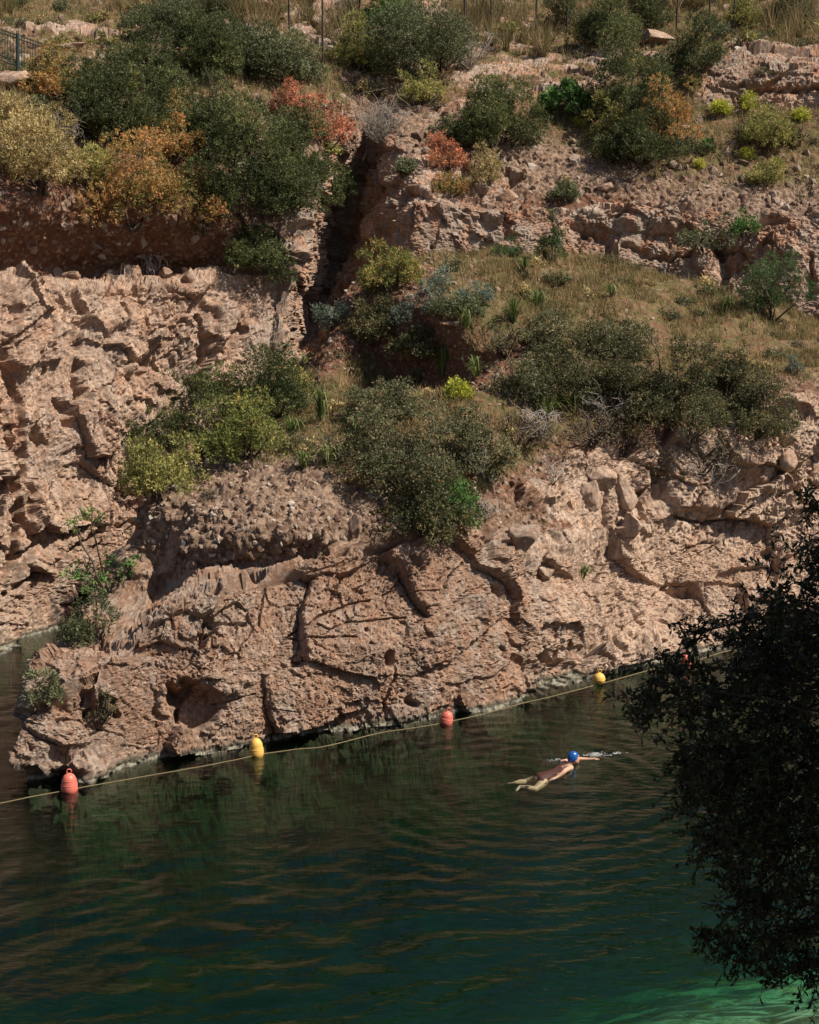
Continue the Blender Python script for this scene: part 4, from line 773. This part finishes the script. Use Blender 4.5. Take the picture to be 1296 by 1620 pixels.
for i, a in enumerate([('square topped boulder in the broken rocks below the forked branch', 945, 765, 50, 40), ('round boulder below the square topped one', 935, 795, 44, 50), ('tall boulder right of the round one', 985, 800, 40, 56), ('rounded boulder at the foot of the broken rocks', 1002, 850, 40, 48),
     ('dark stone beside the lowest bush', 770, 852, 34, 34), ('pale long boulder right of the dark stone', 828, 866, 44, 54), ('small boulder below the pale long one', 862, 915, 30, 26), ('brown boulder on the ledge of the upper cliff', 805, 320, 32, 22), ('reddish boulder on the upper red soil', 942, 342, 24, 20),
     ('upright stone at the end of the gravel bank', 562, 846, 24, 36), ('grey flat boulder above the red soil', 960, 302, 30, 18), ('pale stone beside the blue grey crest cushion', 785, 462, 14, 12), ('flat tilted stone slab on the shaded red slope', 718, 515, 34, 10), ('grey boulder left of the pale dry spurge', 750, 272, 30, 24),
     ('boulder under the golden spurge', 757, 302, 30, 18), ('pale boulder at the fence between two posts', 703, 28, 36, 20), ('pale boulder behind the olive bush by the fence', 505, 40, 40, 22), ('rounded pale rock below the dense round bush', 1035, 68, 50, 26), ('pale rock at the top by the slanted post', 420, 22, 44, 30),
     ('pale rock under the green railing', 14, 142, 60, 44), ('flat pale rock beside the railing end post', 112, 80, 44, 16), ('stone on the ledge above the left cliff, nearest the roots', 262, 440, 26, 20), ('flat stone on the ledge under the red hollow', 110, 440, 34, 16), ('stone on the ledge left of the juniper tuft', 300, 446, 24, 24),
     ('reddish boulder on top of the right cliff edge', 1262, 645, 52, 30), ('boulder at the corner of the cliff below the edge bush', 1245, 735, 34, 34)]):
    boulder(*a, k=i, rz=i * 1.3, tilt=.2 * math.sin(i * 2.1))

def rock_block():
    bm = bmesh.new(); bmesh.ops.create_cube(bm, size=1); bmesh.ops.subdivide_edges(bm, edges=bm.edges[:], cuts=44, use_grid_fill=True); bmesh.ops.recalc_face_normals(bm, faces=bm.faces[:])
    a, b = at(655, 325, 38.4), at(775, 400, 38.4); wd, hg = b.x - a.x, a.z - b.z + .8
    P = np.array([v.co[:] for v in bm.verts]); n = unit(np.sign(P) * np.maximum(np.abs(P) - .46, 0) + 1e-6 * P); rr = np.abs(P).max(1); P = P * (2.3, 1.7, hg); P[:, 2] -= .12 * P[:, 0]
    q = P + 7.0; f1, f2, c, fa = worley(q * 2.2, 2, True); g1, g2, c2, fb = worley(q * 6, 6, True)
    P += n * (.16 * np.clip(fa, -.8, .8) + .05 * np.clip(fb, -.8, .8) + .05 * fbm(q * 4, 4, gain=.65) - .05)[:, None]
    for v, co in zip(bm.verts, P): v.co = co
    me = bpy.data.meshes.new('rock_block'); bm.to_mesh(me); bm.free(); at_ = me.attributes.new('surf', 'FLOAT_COLOR', 'POINT'); at_.data.foreach_set('color', np.tile((1, 0, 0, 1), len(me.vertices)).astype(np.float32).ravel())
    me.materials.append(M_TER); o = bpy.data.objects.new('rock_block', me); COL.objects.link(o); o.location = ((a.x + b.x) / 2, 39.15, a.z - hg / 2 - .08); o.rotation_euler = (R(-4), 0, R(10)); tag(o, 'large squared grey rock block right of the dark cleft', 'rock')
rock_block()

# ------------------------------------------------------------------ gravel and dry grass (nobody could count them)
def visible(P, mar=60):
    d = P - np.array((0, 0, CAM_H)); zc = d[:, 1] * cp - d[:, 2] * sp; u = d[:, 1] * sp + d[:, 2] * cp
    px = 648 + F * d[:, 0] / zc; py = 810 - F * u / zc
    return (px > -mar) & (px < 1296 + mar) & (py > -mar) & (py < 1620)
ICO_V = None
def scatter_pts(O, weight, n, r):
    P, q, Wf = O[1], O[2], O[3]; c = P[q].mean(1); wv = weight(Wf[q].mean(1), c); e1 = P[q[:, 1]] - P[q[:, 0]]; e2 = P[q[:, 3]] - P[q[:, 0]]
    cr_ = np.cross(e1, e2); ar = np.linalg.norm(cr_, axis=1); pr = wv * ar * visible(c); pr /= pr.sum()
    i = r.choice(len(q), n, p=pr); a, b = r.random((n, 1)), r.random((n, 1)); return P[q[i, 0]] + e1[i] * a + e2[i] * b, cr_[i] / (ar[i][:, None] + 1e-9)
def stones(name, label, O, n, smin, smax, seed, weight):
    r = np.random.default_rng(seed); C, _ = scatter_pts(O, weight, n, r)
    bm = bmesh.new(); bmesh.ops.create_icosphere(bm, subdivisions=1, radius=1); V0 = np.array([v.co[:] for v in bm.verts]); F0 = np.array([[v.index for v in f.verts] for f in bm.faces]); bm.free()
    k = len(V0); s = smin + (smax - smin) * r.random(n) ** 3.5
    A_ = r.uniform(.5, 1.0, (n, 1, 3)) * s[:, None, None]; V = V0[None] * A_ * r.uniform(.55, 1.3, (n, k, 1)); an = r.uniform(0, 6.28, n); ca, sa = np.cos(an)[:, None], np.sin(an)[:, None]
    V = np.stack([V[..., 0] * ca - V[..., 1] * sa, V[..., 0] * sa + V[..., 1] * ca, V[..., 2] + .3 * V[..., 0]], -1) + C[:, None]
    o = mesh_np(name, V.reshape(-1, 3), (F0[None] + (np.arange(n) * k)[:, None, None]).reshape(-1, 3), M_STONE, None, False, {'tint': np.repeat(np.clip(r.normal(.45, .3, n), 0, 1), k)}); tag(o, label, 'gravel', kind='stuff')
stones('gravel', 'loose pale gravel on the bank above the rock face', OA, 5200, .018, .095, 1, lambda W, c: np.clip(W[:, 1], 0, 1) * (1 - W[:, 0]) * (c[:, 0] < 3) + .03 * W[:, 2] + .35 * np.clip(1 - W.sum(1), 0, 1))
stones('rubble', 'brown rubble strewn along the upper slope and ledges', OB, 4200, .03, .2, 2, lambda W, c: np.clip(W[:, 1], 0, 1) * (1 - W[:, 0]) + .05 * (W[:, 2] > .3) + .5 * np.clip(1 - W.sum(1), 0, 1))
def grass(name, label, O, n, blades, h, seed, weight, wd=.008):
    r = np.random.default_rng(seed); C, _ = scatter_pts(O, weight, n, r)
    hh = np.repeat(h * r.uniform(.35, 1.7, n) * (1 + .5 * perlin(C * 1.3)), blades); B = np.repeat(C, blades, 0) + r.normal(0, .05, (n * blades, 3)) * (1, 1, 0); m = len(B)
    d = r.normal(0, .38, (m, 3)); d[:, 2] = 1; d = unit(d); s = unit(np.cross(d, r.normal(size=(m, 3)))) * wd; l = (hh * r.uniform(.6, 1.2, m))[:, None]
    V = np.stack([B - s, B + s, B + d * l], 1).reshape(-1, 3); t = np.clip(np.repeat(r.normal(.45, .22, n) + .25 * perlin(C * .7), blades) + r.normal(0, .1, m), 0, 1)
    o = mesh_np(name, V, np.arange(m * 3).reshape(-1, 3), L['grass'], None, False, {'tint': np.repeat(t, 3)}); tag(o, label, 'grass', kind='stuff')
grass('knoll_grass', 'dry yellow grass covering the knoll', OA, 13000, 8, .15, 3, lambda W, c: np.clip(W[:, 2] - .2, 0, 1) * (1 - W[:, 0]) * (c[:, 2] > 2.5) * (.12 + (perlin(c * .8 + 2) > -.12)))
grass('hill_grass', 'dry grass on the upper hillside', OB, 13000, 8, .20, 4, lambda W, c: np.clip(W[:, 2] - .1, 0, 1) * (1 - W[:, 0] * .9) * (c[:, 2] > 8) * (c[:, 1] < 60))
grass('tall_dry_grass', 'tall reddish dry grass along the fence line', OB, 900, 22, .75, 5, lambda W, c: (c[:, 1] > 47.5) * (c[:, 1] < 58) * (perlin(c * .35 + 3) > .12), .012)

def tufts(name, label, group, O, n, kinds, seed, weight, size):
    r = np.random.default_rng(seed); C, _ = scatter_pts(O, weight, n, r); protos = []
    for q_, (kd, lf, _w) in enumerate(kinds):
        V, Fc, T, paths = crown(kd, .30, .30, seed * 31 + q_); protos.append((V, Fc, T, paths, lf))
    meshes = []
    for (V, Fc, T, paths, lf) in protos:
        a = mesh_np('foliage', V, Fc, L[lf], None, False, {'tint': T}); v, f = tubes(paths, 3); b = mesh_np('stems', v, f, M_BARK); meshes.append((a.data, b.data)); bpy.data.objects.remove(a); bpy.data.objects.remove(b)
    for c in C:
        ki = r.integers(len(meshes)); m_ = meshes[ki]; o = empty(name, Vector(c) - Vector((0, 0, .03)), r.uniform(0, 6.28)); s_ = size * r.uniform(.55, 1.35); o.scale = (s_, s_, s_ * r.uniform(.7, 1.1)); tag(o, kinds[ki][2] + ' ' + label, 'tuft', group)
        for nm, d_ in (('foliage', m_[0]), ('stems', m_[1])):
            c_ = bpy.data.objects.new(nm, d_); COL.objects.link(c_); c_.parent = o
tufts('scrub_tuft', 'scrub tuft in the grass of the knoll', 'low scrub tufts on the knoll', OA, 150, [('brown', 'brown', 'knee high brown twiggy'), ('dark', 'scrub', 'dense grey green'), ('brown', 'scrub', 'thin grey green twiggy'), ('sparse', 'pale', 'straw coloured'), ('brown', 'dark', 'dark twiggy')], 11, lambda W, c: np.clip(W[:, 2] - .15, 0, 1) * (1 - W[:, 0]) * (c[:, 2] > 3) + .15 * (c[:, 2] > 3.2) * (W[:, 0] < .2), .9)
tufts('hill_tuft', 'scrub tuft among the dry grass of the upper hillside', 'low scrub tufts on the hillside', OB, 190, [('brown', 'brown', 'low brown twiggy'), ('dark', 'olive', 'dense olive green'), ('brown', 'pale', 'straw coloured twiggy'), ('sparse', 'yellow', 'yellow green'), ('brown', 'scrub', 'grey green twiggy')], 12, lambda W, c: (c[:, 2] > 9.2) * (c[:, 1] < 57) * (1 - .85 * W[:, 0]), 1.25)
# ------------------------------------------------------------------ fences
fx = [(458, 73), (511, 102), (569, 34), (735, 52), (777, 42), (848, 56), (897, 52), (1070, 55), (1122, 50), (1160, 52)]
fr_ = empty('wire_fence', ground(458, 73)); tag(fr_, 'rusty wire fence with thin dark posts along the hilltop', 'fence')
org = np.array(fr_.location); tops = []
for i, (px, py) in enumerate(fx):
    g = np.array(ground(px, py)) - org; h = 2.0 if i != 2 else 1.8
    lean = 0.02 * math.sin(i * 3.1); top = g + (lean * h, 0, h)
    arm = top + ((.28 if i in (0, 2) else .0), 0, (.24 if i in (0, 2) else .08))
    v, f = tubes([(np.array([g - (0, 0, .3), g + (lean, 0, h * .5), top, arm]), [.03, .03, .03, .022])], 6); mesh_np('post', v, f, M_POST, fr_); tops.append((g, top))
for fr in (.96, .62, .3):
    pts = []
    order = sorted(range(len(fx)), key=lambda i: fx[i][0])
    for a_, b_ in zip(order[:-1], order[1:]):
        pa = tops[a_][0] * (1 - fr) + tops[a_][1] * fr; pb = tops[b_][0] * (1 - fr) + tops[b_][1] * fr
        for t in np.linspace(0, 1, 6, endpoint=False): pts.append(pa * (1 - t) + pb * t - np.array((0, 0, .08)) * math.sin(t * math.pi))
    v, f = tubes([(np.array(pts), np.full(len(pts), .008))], 3); mesh_np('wire', v, f, M_POST, fr_)
RY = ground(30, 118).y - 0.3
rl = empty('railing', at(28, 108, RY)); tag(rl, 'dark green steel railing at the top left corner', 'railing'); ro = np.array(rl.location)
def rp(px, py): return np.array(at(px, py, RY)) - ro
for (px, y0, y1) in ((-36, 32, 88), (28, 53, 112), (83, 66, 122)):
    v, f = tubes([(np.array([rp(px, y1), rp(px, y0)]), [.045, .045])], 8); mesh_np('post', v, f, M_RAIL, rl, False)
def rail_y(px, k): return {0: 46 + .345 * px, 1: 51.5 + .345 * px, 2: 87 + .33 * px, 3: 95 + .34 * px}[k]
for k in range(4):
    v, f = tubes([(np.array([rp(-60, rail_y(-60, k)), rp(83, rail_y(83, k))]), [.016, .016])], 6); mesh_np('rail', v, f, M_RAIL, rl)
for px in np.arange(-58, 83, 4.4):
    v, f = tubes([(np.array([rp(px, rail_y(px, 0)), rp(px, rail_y(px, 3))]), [.008, .008])], 4); mesh_np('bar', v, f, M_RAIL, rl)

# ------------------------------------------------------------------ buoys and their rope
def lathe(prof, n=28):
    prof = np.array(prof, float); a = np.arange(n) * 2 * math.pi / n
    V = np.stack([prof[:, 0, None] * np.cos(a), prof[:, 0, None] * np.sin(a), np.repeat(prof[:, 1, None], n, 1)], -1).reshape(-1, 3)
    i = np.arange(len(prof) - 1)[:, None] * n; j = np.arange(n)[None]; k = (j + 1) % n
    return V, np.stack([i + j, i + k, i + n + k, i + n + j], -1).reshape(-1, 4)
def buoy(label, px, py, dia, hgt, mat, tilt=(0, 0), conical=True):
    g = onwater(px, py); o = empty('buoy', (g.x, g.y, 0)); o.rotation_euler = (tilt[0], tilt[1], .4); tag(o, label, 'buoy', 'buoys along the rope')
    r, h = dia / 2, hgt
    if conical: prof = [(0.01, -.10), (r * .62, -.09), (r * .93, -.02), (r, .05 * h), (r * .99, .2 * h), (r * .91, .40 * h), (r * .80, .62 * h), (r * .79, .64 * h), (r * .60, .79 * h), (r * .34, .87 * h), (r * .2, .89 * h), (.01, .9 * h)]
    else: prof = [(0.01, -.14)] + [(r * math.cos(t), h * .42 + h * .44 * math.sin(t)) for t in np.linspace(-1.35, 1.35, 16)] + [(.01, .87 * h)]
    v, f = lathe(prof); mesh_np('float_body', v, f, mat, o)
    a = np.linspace(0, 2 * math.pi, 17); tp = .9 * h if conical else .88 * h; rr = .036
    v, f = tubes([(np.stack([rr * np.cos(a), 0 * a, tp + rr * .75 + rr * np.sin(a)], -1), np.full(17, .010))], 6); mesh_np('lifting_eye', v, f, mat, o)
    for q_ in (.33, .56) if conical else (.42,):
        rb = np.interp(q_ * h, [p_[1] for p_ in prof], [p_[0] for p_ in prof]); v, f = tubes([(np.stack([rb * np.cos(a), rb * np.sin(a), 0 * a + q_ * h], -1), np.full(17, .006))], 5); mesh_np('moulded_rib', v, f, mat, o)
    return o
BU = [('red buoy floating by the tip of the promontory, leftmost of the row', 110, 1250, .255, .30, M_RED, (0, .02), True), ('tall yellow buoy, second along the rope from the promontory tip', 406, 1193, .24, .305, M_YEL, (.02, -.03), True),
      ('tilted red buoy in the middle of the rope, close under the cliff', 705, 1143, .235, .235, M_RED, (.1, .22), True), ('round yellow buoy nearest the dark tree', 947, 1083, .235, .27, M_YEL, (.05, .05), False), ('small tilted red buoy farthest along the rope, half hidden by leaves', 1088, 1050, .19, .26, M_RED, (.1, -.45), True)]
for b in BU: buoy(*b)
rope = [(-60, 1284), (0, 1271), (60, 1259), (110, 1250), (170, 1239), (290, 1218), (360, 1205), (406, 1195), (460, 1187), (520, 1180), (600, 1160), (660, 1151), (705, 1143), (760, 1131), (830, 1112), (870, 1103), (947, 1083), (1000, 1068), (1050, 1055), (1088, 1050), (1160, 1028), (1300, 1003)]
RP = np.array([onwater(*p) for p in rope]); RP = cr(RP, np.linspace(0, len(RP) - 1, 160)); RP[:, 2] = .004 + .6 * water_z(RP[:, 0], RP[:, 1])
v, f = tubes([(RP, np.full(160, .0065))], 5); tag(mesh_np('float_rope', v, f, M_ROPE), 'thin yellowed rope linking the buoys along the cliff', 'rope')

# ------------------------------------------------------------------ the swimmer
def capsules(chains, name, mat, voxel, parent=None, extra=None):
    bm = bmesh.new()
    for ch in chains:
        for (a, ra), (b, rb) in zip(ch[:-1], ch[1:]):
            a, b = Vector(a), Vector(b); n = max(2, int((b - a).length / (min(ra, rb) * .45)) + 1)
            for i in range(n + 1):
                t = i / n; bmesh.ops.create_icosphere(bm, subdivisions=2, radius=ra + (rb - ra) * t, matrix=Matrix.Translation(a.lerp(b, t)))
    for (c, r3, rot) in extra or []:
        bmesh.ops.create_icosphere(bm, subdivisions=3, radius=1, matrix=Matrix.Translation(c) @ rot @ Matrix.Diagonal((*r3, 1)))
    me = bpy.data.meshes.new(name); bm.to_mesh(me); bm.free(); o = bpy.data.objects.new(name, me); COL.objects.link(o)
    md = o.modifiers.new('r', 'REMESH'); md.mode = 'VOXEL'; md.voxel_size = voxel; sm = o.modifiers.new('s', 'SMOOTH'); sm.iterations = 3; sm.factor = .5
    dg = bpy.context.evaluated_depsgraph_get(); m2 = bpy.data.meshes.new_from_object(o.evaluated_get(dg)); o.modifiers.clear(); o.data = m2; bpy.data.meshes.remove(me)
    for p_ in m2.polygons: p_.use_smooth = True
    m2.materials.clear(); m2.materials.append(mat)
    if parent: o.parent = parent
    return o
# local axes: +x the way she swims, +y her left, z up from the water; origin under the head
Z0 = Matrix.Identity(4)
hd = Vector((0.02, 0, .125)); tilt = Matrix.Rotation(R(-14), 4, 'Y')
chains = [
 [((-.12, 0, -.085), .11), ((-.28, 0, -.13), .118), ((-.45, 0, -.16), .105), ((-.58, 0, -.19), .118), ((-.64, 0, -.20), .113)],
 [((-.13, .11, -.05), .075), ((-.13, -.11, -.03), .075)], [((-.30, .07, -.145), .09), ((-.30, -.07, -.135), .09)],
 [((-.08, 0, .0), .062), ((-.03, 0, .06), .055), ((.0, 0, .10), .06)],
 [((-.60, .085, -.20), .088), ((-.70, .16, -.25), .072), ((-.80, .23, -.29), .055), ((-.93, .18, -.26), .05), ((-1.04, .13, -.24), .034), ((-1.08, .14, -.25), .03), ((-1.15, .20, -.27), .022)],
 [((-.60, -.085, -.20), .088), ((-.71, -.15, -.24), .072), ((-.82, -.20, -.27), .055), ((-.95, -.16, -.24), .05), ((-1.06, -.12, -.22), .034), ((-1.10, -.13, -.23), .03), ((-1.17, -.19, -.25), .022)],
 # left arm stretched forward at the surface
 [((-.12, .17, -.0), .052), ((.12, .21, .02), .043), ((.20, .21, .015), .038), ((.42, .17, .0), .027), ((.47, .165, -.002), .026), ((.53, .16, -.008), .030)],
 # right arm pulling back beside the body
 [((-.12, -.17, .02), .055), ((-.27, -.27, .03), .045), ((-.33, -.31, .015), .04), ((-.45, -.35, -.03), .028), ((-.52, -.37, -.045), .027), ((-.57, -.38, -.05), .030)],
]
for (b, dirv, sid) in (((.54, .16, -.008), (1, -.08, -.12), 1), ((-.58, -.38, -.05), (-1, -.12, -.2), -1)):
    b = Vector(b); dv = Vector(dirv).normalized(); lt = Vector((0, 1, 0))
    for k, (off, ln_) in enumerate(((-.026, .062), (-.009, .075), (.009, .07), (.026, .055))):
        p0 = b + lt * off; p1 = p0 + dv * ln_ * .5 + Vector((0, 0, .004)); p2 = p0 + dv * ln_ + Vector((0, 0, -.008)); chains.append([(p0, .0095), (p1, .009), (p2, .0075)])
    p0 = b - dv * .04 - lt * .022 * sid; chains.append([(p0, .011), (p0 - lt * .03 * sid + dv * .025, .010), (p0 - lt * .036 * sid + dv * .05, .008)])
extra = [(hd, (.098, .074, .115), tilt), (hd + Vector((.055, 0, -.045)), (.05, .052, .07), tilt), (hd + Vector((.108, 0, -.018)), (.017, .012, .020), tilt), (hd + Vector((.098, 0, .012)), (.012, .01, .03), tilt),
         (hd + Vector((.088, 0, -.062)), (.018, .026, .010), tilt), (hd + Vector((.078, 0, -.088)), (.022, .026, .018), tilt), (hd + Vector((.086, 0, .042)), (.018, .055, .012), tilt), (hd + Vector((-.005, .073, -.02)), (.02, .01, .03), tilt), (hd + Vector((-.005, -.073, -.02)), (.02, .01, .03), tilt)]
per = empty('person', (0, 0, 0)); tag(per, 'swimmer in a blue cap crossing the green water to the right', 'person')
capsules(chains, 'body', M_SKIN, .0105, per, extra)
bm = bmesh.new(); bmesh.ops.create_uvsphere(bm, u_segments=40, v_segments=24, radius=1)
for v_ in list(bm.verts):
    if v_.co.z < -.30 + .52 * v_.co.x + (.1 if v_.co.x < -.4 else 0): bm.verts.remove(v_)
bmesh.ops.transform(bm, matrix=Matrix.Translation(hd + Vector((-.008, 0, .010))) @ tilt @ Matrix.Diagonal((.112, .087, .122, 1)), verts=bm.verts)
cap_o = obj_bm('swim_cap', bm, M_CAP, per); sm_ = cap_o.modifiers.new('thickness', 'SOLIDIFY'); sm_.thickness = .003
bm = bmesh.new()
for k in range(9):
    t = k / 8; bmesh.ops.create_icosphere(bm, subdivisions=3, radius=1, matrix=Matrix.Translation((-.24 - .40 * t, 0, -.125 - .078 * t)) @ Matrix.Diagonal((.09, .172 - .05 * math.sin(t * 3.14), .134 - .018 * math.sin(t * 3.14), 1)))
suit = bpy.data.meshes.new('swimsuit'); bm.to_mesh(suit); bm.free(); so_ = bpy.data.objects.new('swimsuit', suit); COL.objects.link(so_); so_.parent = per; suit.materials.append(M_SUIT)
md = so_.modifiers.new('r', 'REMESH'); md.mode = 'VOXEL'; md.voxel_size = .012
for p_ in suit.polygons: p_.use_smooth = True
for s_ in (-1, 1):
    bm = bmesh.new(); bmesh.ops.create_icosphere(bm, subdivisions=2, radius=1, matrix=Matrix.Translation(hd + tilt.to_3x3() @ Vector((.088, .031 * s_, .012))) @ Matrix.Diagonal((.010, .014, .007, 1))); obj_bm('eye', bm, simple('dark_eye', (.03, .02, .015), .3, .1), per)
hw = onwater(906, 1207); per.scale = (.9, .9, .9); per.location = (hw.x, hw.y, -.035); per.rotation_euler = (0, 0, R(20))
# splashes where the hand and shoulder break the surface
spl = []; r = np.random.default_rng(5); Rz = Matrix.Rotation(per.rotation_euler.z, 3, 'Z')
bm = bmesh.new()
for (c, n_, sx, sz) in (((.48, .17, .0), 90, .10, .025), ((-.2, .2, 0), 22, .10, .012), ((.85, .12, 0), 26, .06, .015)):
    for k in range(n_):
        p_ = per.location + Rz @ Vector((c[0] + r.normal(0, sx), c[1] + r.normal(0, sx * .3), 0)); zz_ = float(water_z(np.array([p_.x]), np.array([p_.y]))[0]); h_ = abs(r.normal(0, sz)); p_.z = zz_ + h_
        bmesh.ops.create_icosphere(bm, subdivisions=1, radius=1, matrix=Matrix.Translation(p_) @ Matrix.Rotation(r.uniform(0, 3), 4, 'Z') @ Matrix.Diagonal((r.uniform(.006, .02), r.uniform(.004, .009), r.uniform(.002, .005), 1)))
M_FOAM = simple('splash_foam', (.75, .78, .78), .25, .05, 20, .5)
tag(obj_bm('splash', bm, M_FOAM), 'small white splashes round the swimmer', 'splash', kind='stuff')

# ------------------------------------------------------------------ the dark tree on the near bank
def near_tree():
    r = np.random.default_rng(77); base = Vector((6.3, 7.6, 2.6)); o = empty('dark_tree', base); tag(o, 'dark leafy tree in shade reaching in from the right edge', 'tree')
    lob = [(1300, 985, 120), (1235, 1050, 100), (1150, 1095, 80), (1075, 1085, 52), (1035, 1115, 40), (1290, 1180, 150), (1190, 1190, 105), (1105, 1195, 52), (1290, 1330, 150), (1190, 1310, 85), (1130, 1330, 40), (1300, 1440, 110), (1215, 1430, 70), (1170, 1490, 42), (1225, 1510, 45), (1290, 1530, 42), (1120, 1480, 16), (1300, 880, 50), (1285, 800, 22), (1250, 950, 45), (1110, 1000, 30), (1060, 1050, 24), (1190, 985, 40),
           (1240, 1180, 110), (1240, 1280, 110), (1275, 1090, 120), (1150, 1240, 70)]
    cents = []; tw = []; LC, LD = [], []; b = np.array(base)
    for (px, py, rp_) in lob:
        Yc = 9.0 + r.uniform(-.5, .5); c = np.array(at(px, py, Yc)); rad = rp_ / (F / Yc); cents.append((c, rad))
        for q_ in range(int(9 + 95 * rad)):
            st = c + r.normal(0, .32, 3) * rad * (1, 1.3, 1); d_ = unit(unit(r.normal(size=3)) + np.array((-.55, -.1, -.12))); ln_ = rad * r.uniform(.5, 1.15) + .06
            t_ = np.linspace(0, 1, 6)[:, None]; P_ = st + d_ * ln_ * t_ + np.array((0, 0, -.16 * ln_)) * t_ ** 2 + r.normal(0, .012, (6, 3)); tw.append((P_ - b, np.linspace(.005, .0016, 6)))
            n = int(ln_ / .0115); u_ = r.uniform(.12, 1.03, n); LC.append(np.stack([np.interp(u_, t_[:, 0], P_[:, k]) for k in range(3)], -1)); LD.append(unit(d_ * .8 + r.normal(0, .75, (n, 3))))
    LC, LD = np.concatenate(LC), np.concatenate(LD)
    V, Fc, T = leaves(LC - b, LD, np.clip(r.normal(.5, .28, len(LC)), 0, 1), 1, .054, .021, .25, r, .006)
    # unseen rest of the crown, extended right and above to shade the visible leaves
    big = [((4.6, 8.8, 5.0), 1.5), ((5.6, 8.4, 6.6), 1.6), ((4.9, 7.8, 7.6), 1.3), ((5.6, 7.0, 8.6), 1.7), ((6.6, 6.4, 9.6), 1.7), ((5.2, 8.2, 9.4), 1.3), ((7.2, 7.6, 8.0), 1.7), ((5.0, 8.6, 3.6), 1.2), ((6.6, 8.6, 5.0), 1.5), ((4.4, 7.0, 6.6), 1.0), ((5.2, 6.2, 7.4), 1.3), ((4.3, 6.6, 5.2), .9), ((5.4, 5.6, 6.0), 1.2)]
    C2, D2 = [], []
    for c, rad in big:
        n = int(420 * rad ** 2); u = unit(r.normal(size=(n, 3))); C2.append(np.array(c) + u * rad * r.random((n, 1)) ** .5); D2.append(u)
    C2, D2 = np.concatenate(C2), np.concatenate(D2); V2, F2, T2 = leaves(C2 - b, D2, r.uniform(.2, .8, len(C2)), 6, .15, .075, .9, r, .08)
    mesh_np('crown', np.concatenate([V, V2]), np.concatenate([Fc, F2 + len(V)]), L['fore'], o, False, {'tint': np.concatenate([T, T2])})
    trunk = [np.array((0, 0, -.4)), np.array((-.15, .05, 1.2)), np.array((-.35, .1, 2.6)), np.array((-.4, -.1, 4.2)), np.array((-.2, -.4, 6.0))]
    v, f = tubes([(cr(np.array(trunk), np.linspace(0, 4, 14)), np.linspace(.22, .07, 14))], 9); mesh_np('trunk', v, f, M_BARK, o)
    paths = list(tw)
    for k, (c, rad) in enumerate(cents):
        s0 = trunk[1] * .5 + trunk[2] * .5 if k % 2 else trunk[2]; cv = curve(s0, c - b, r, .10, 9); paths.append((cv, np.linspace(.024, .006, 9)))
    for c, rad in big: paths.append((curve(trunk[3], np.array(c) - b, r, .08, 7), np.linspace(.06, .012, 7)))
    v, f = tubes(paths, 3); mesh_np('limbs', v, f, simple('dark_limb_bark', (.03, .024, .018), .9, .3, 30, .1), o)  # limbs coloured darker than the trunk so they stand out less
near_tree()
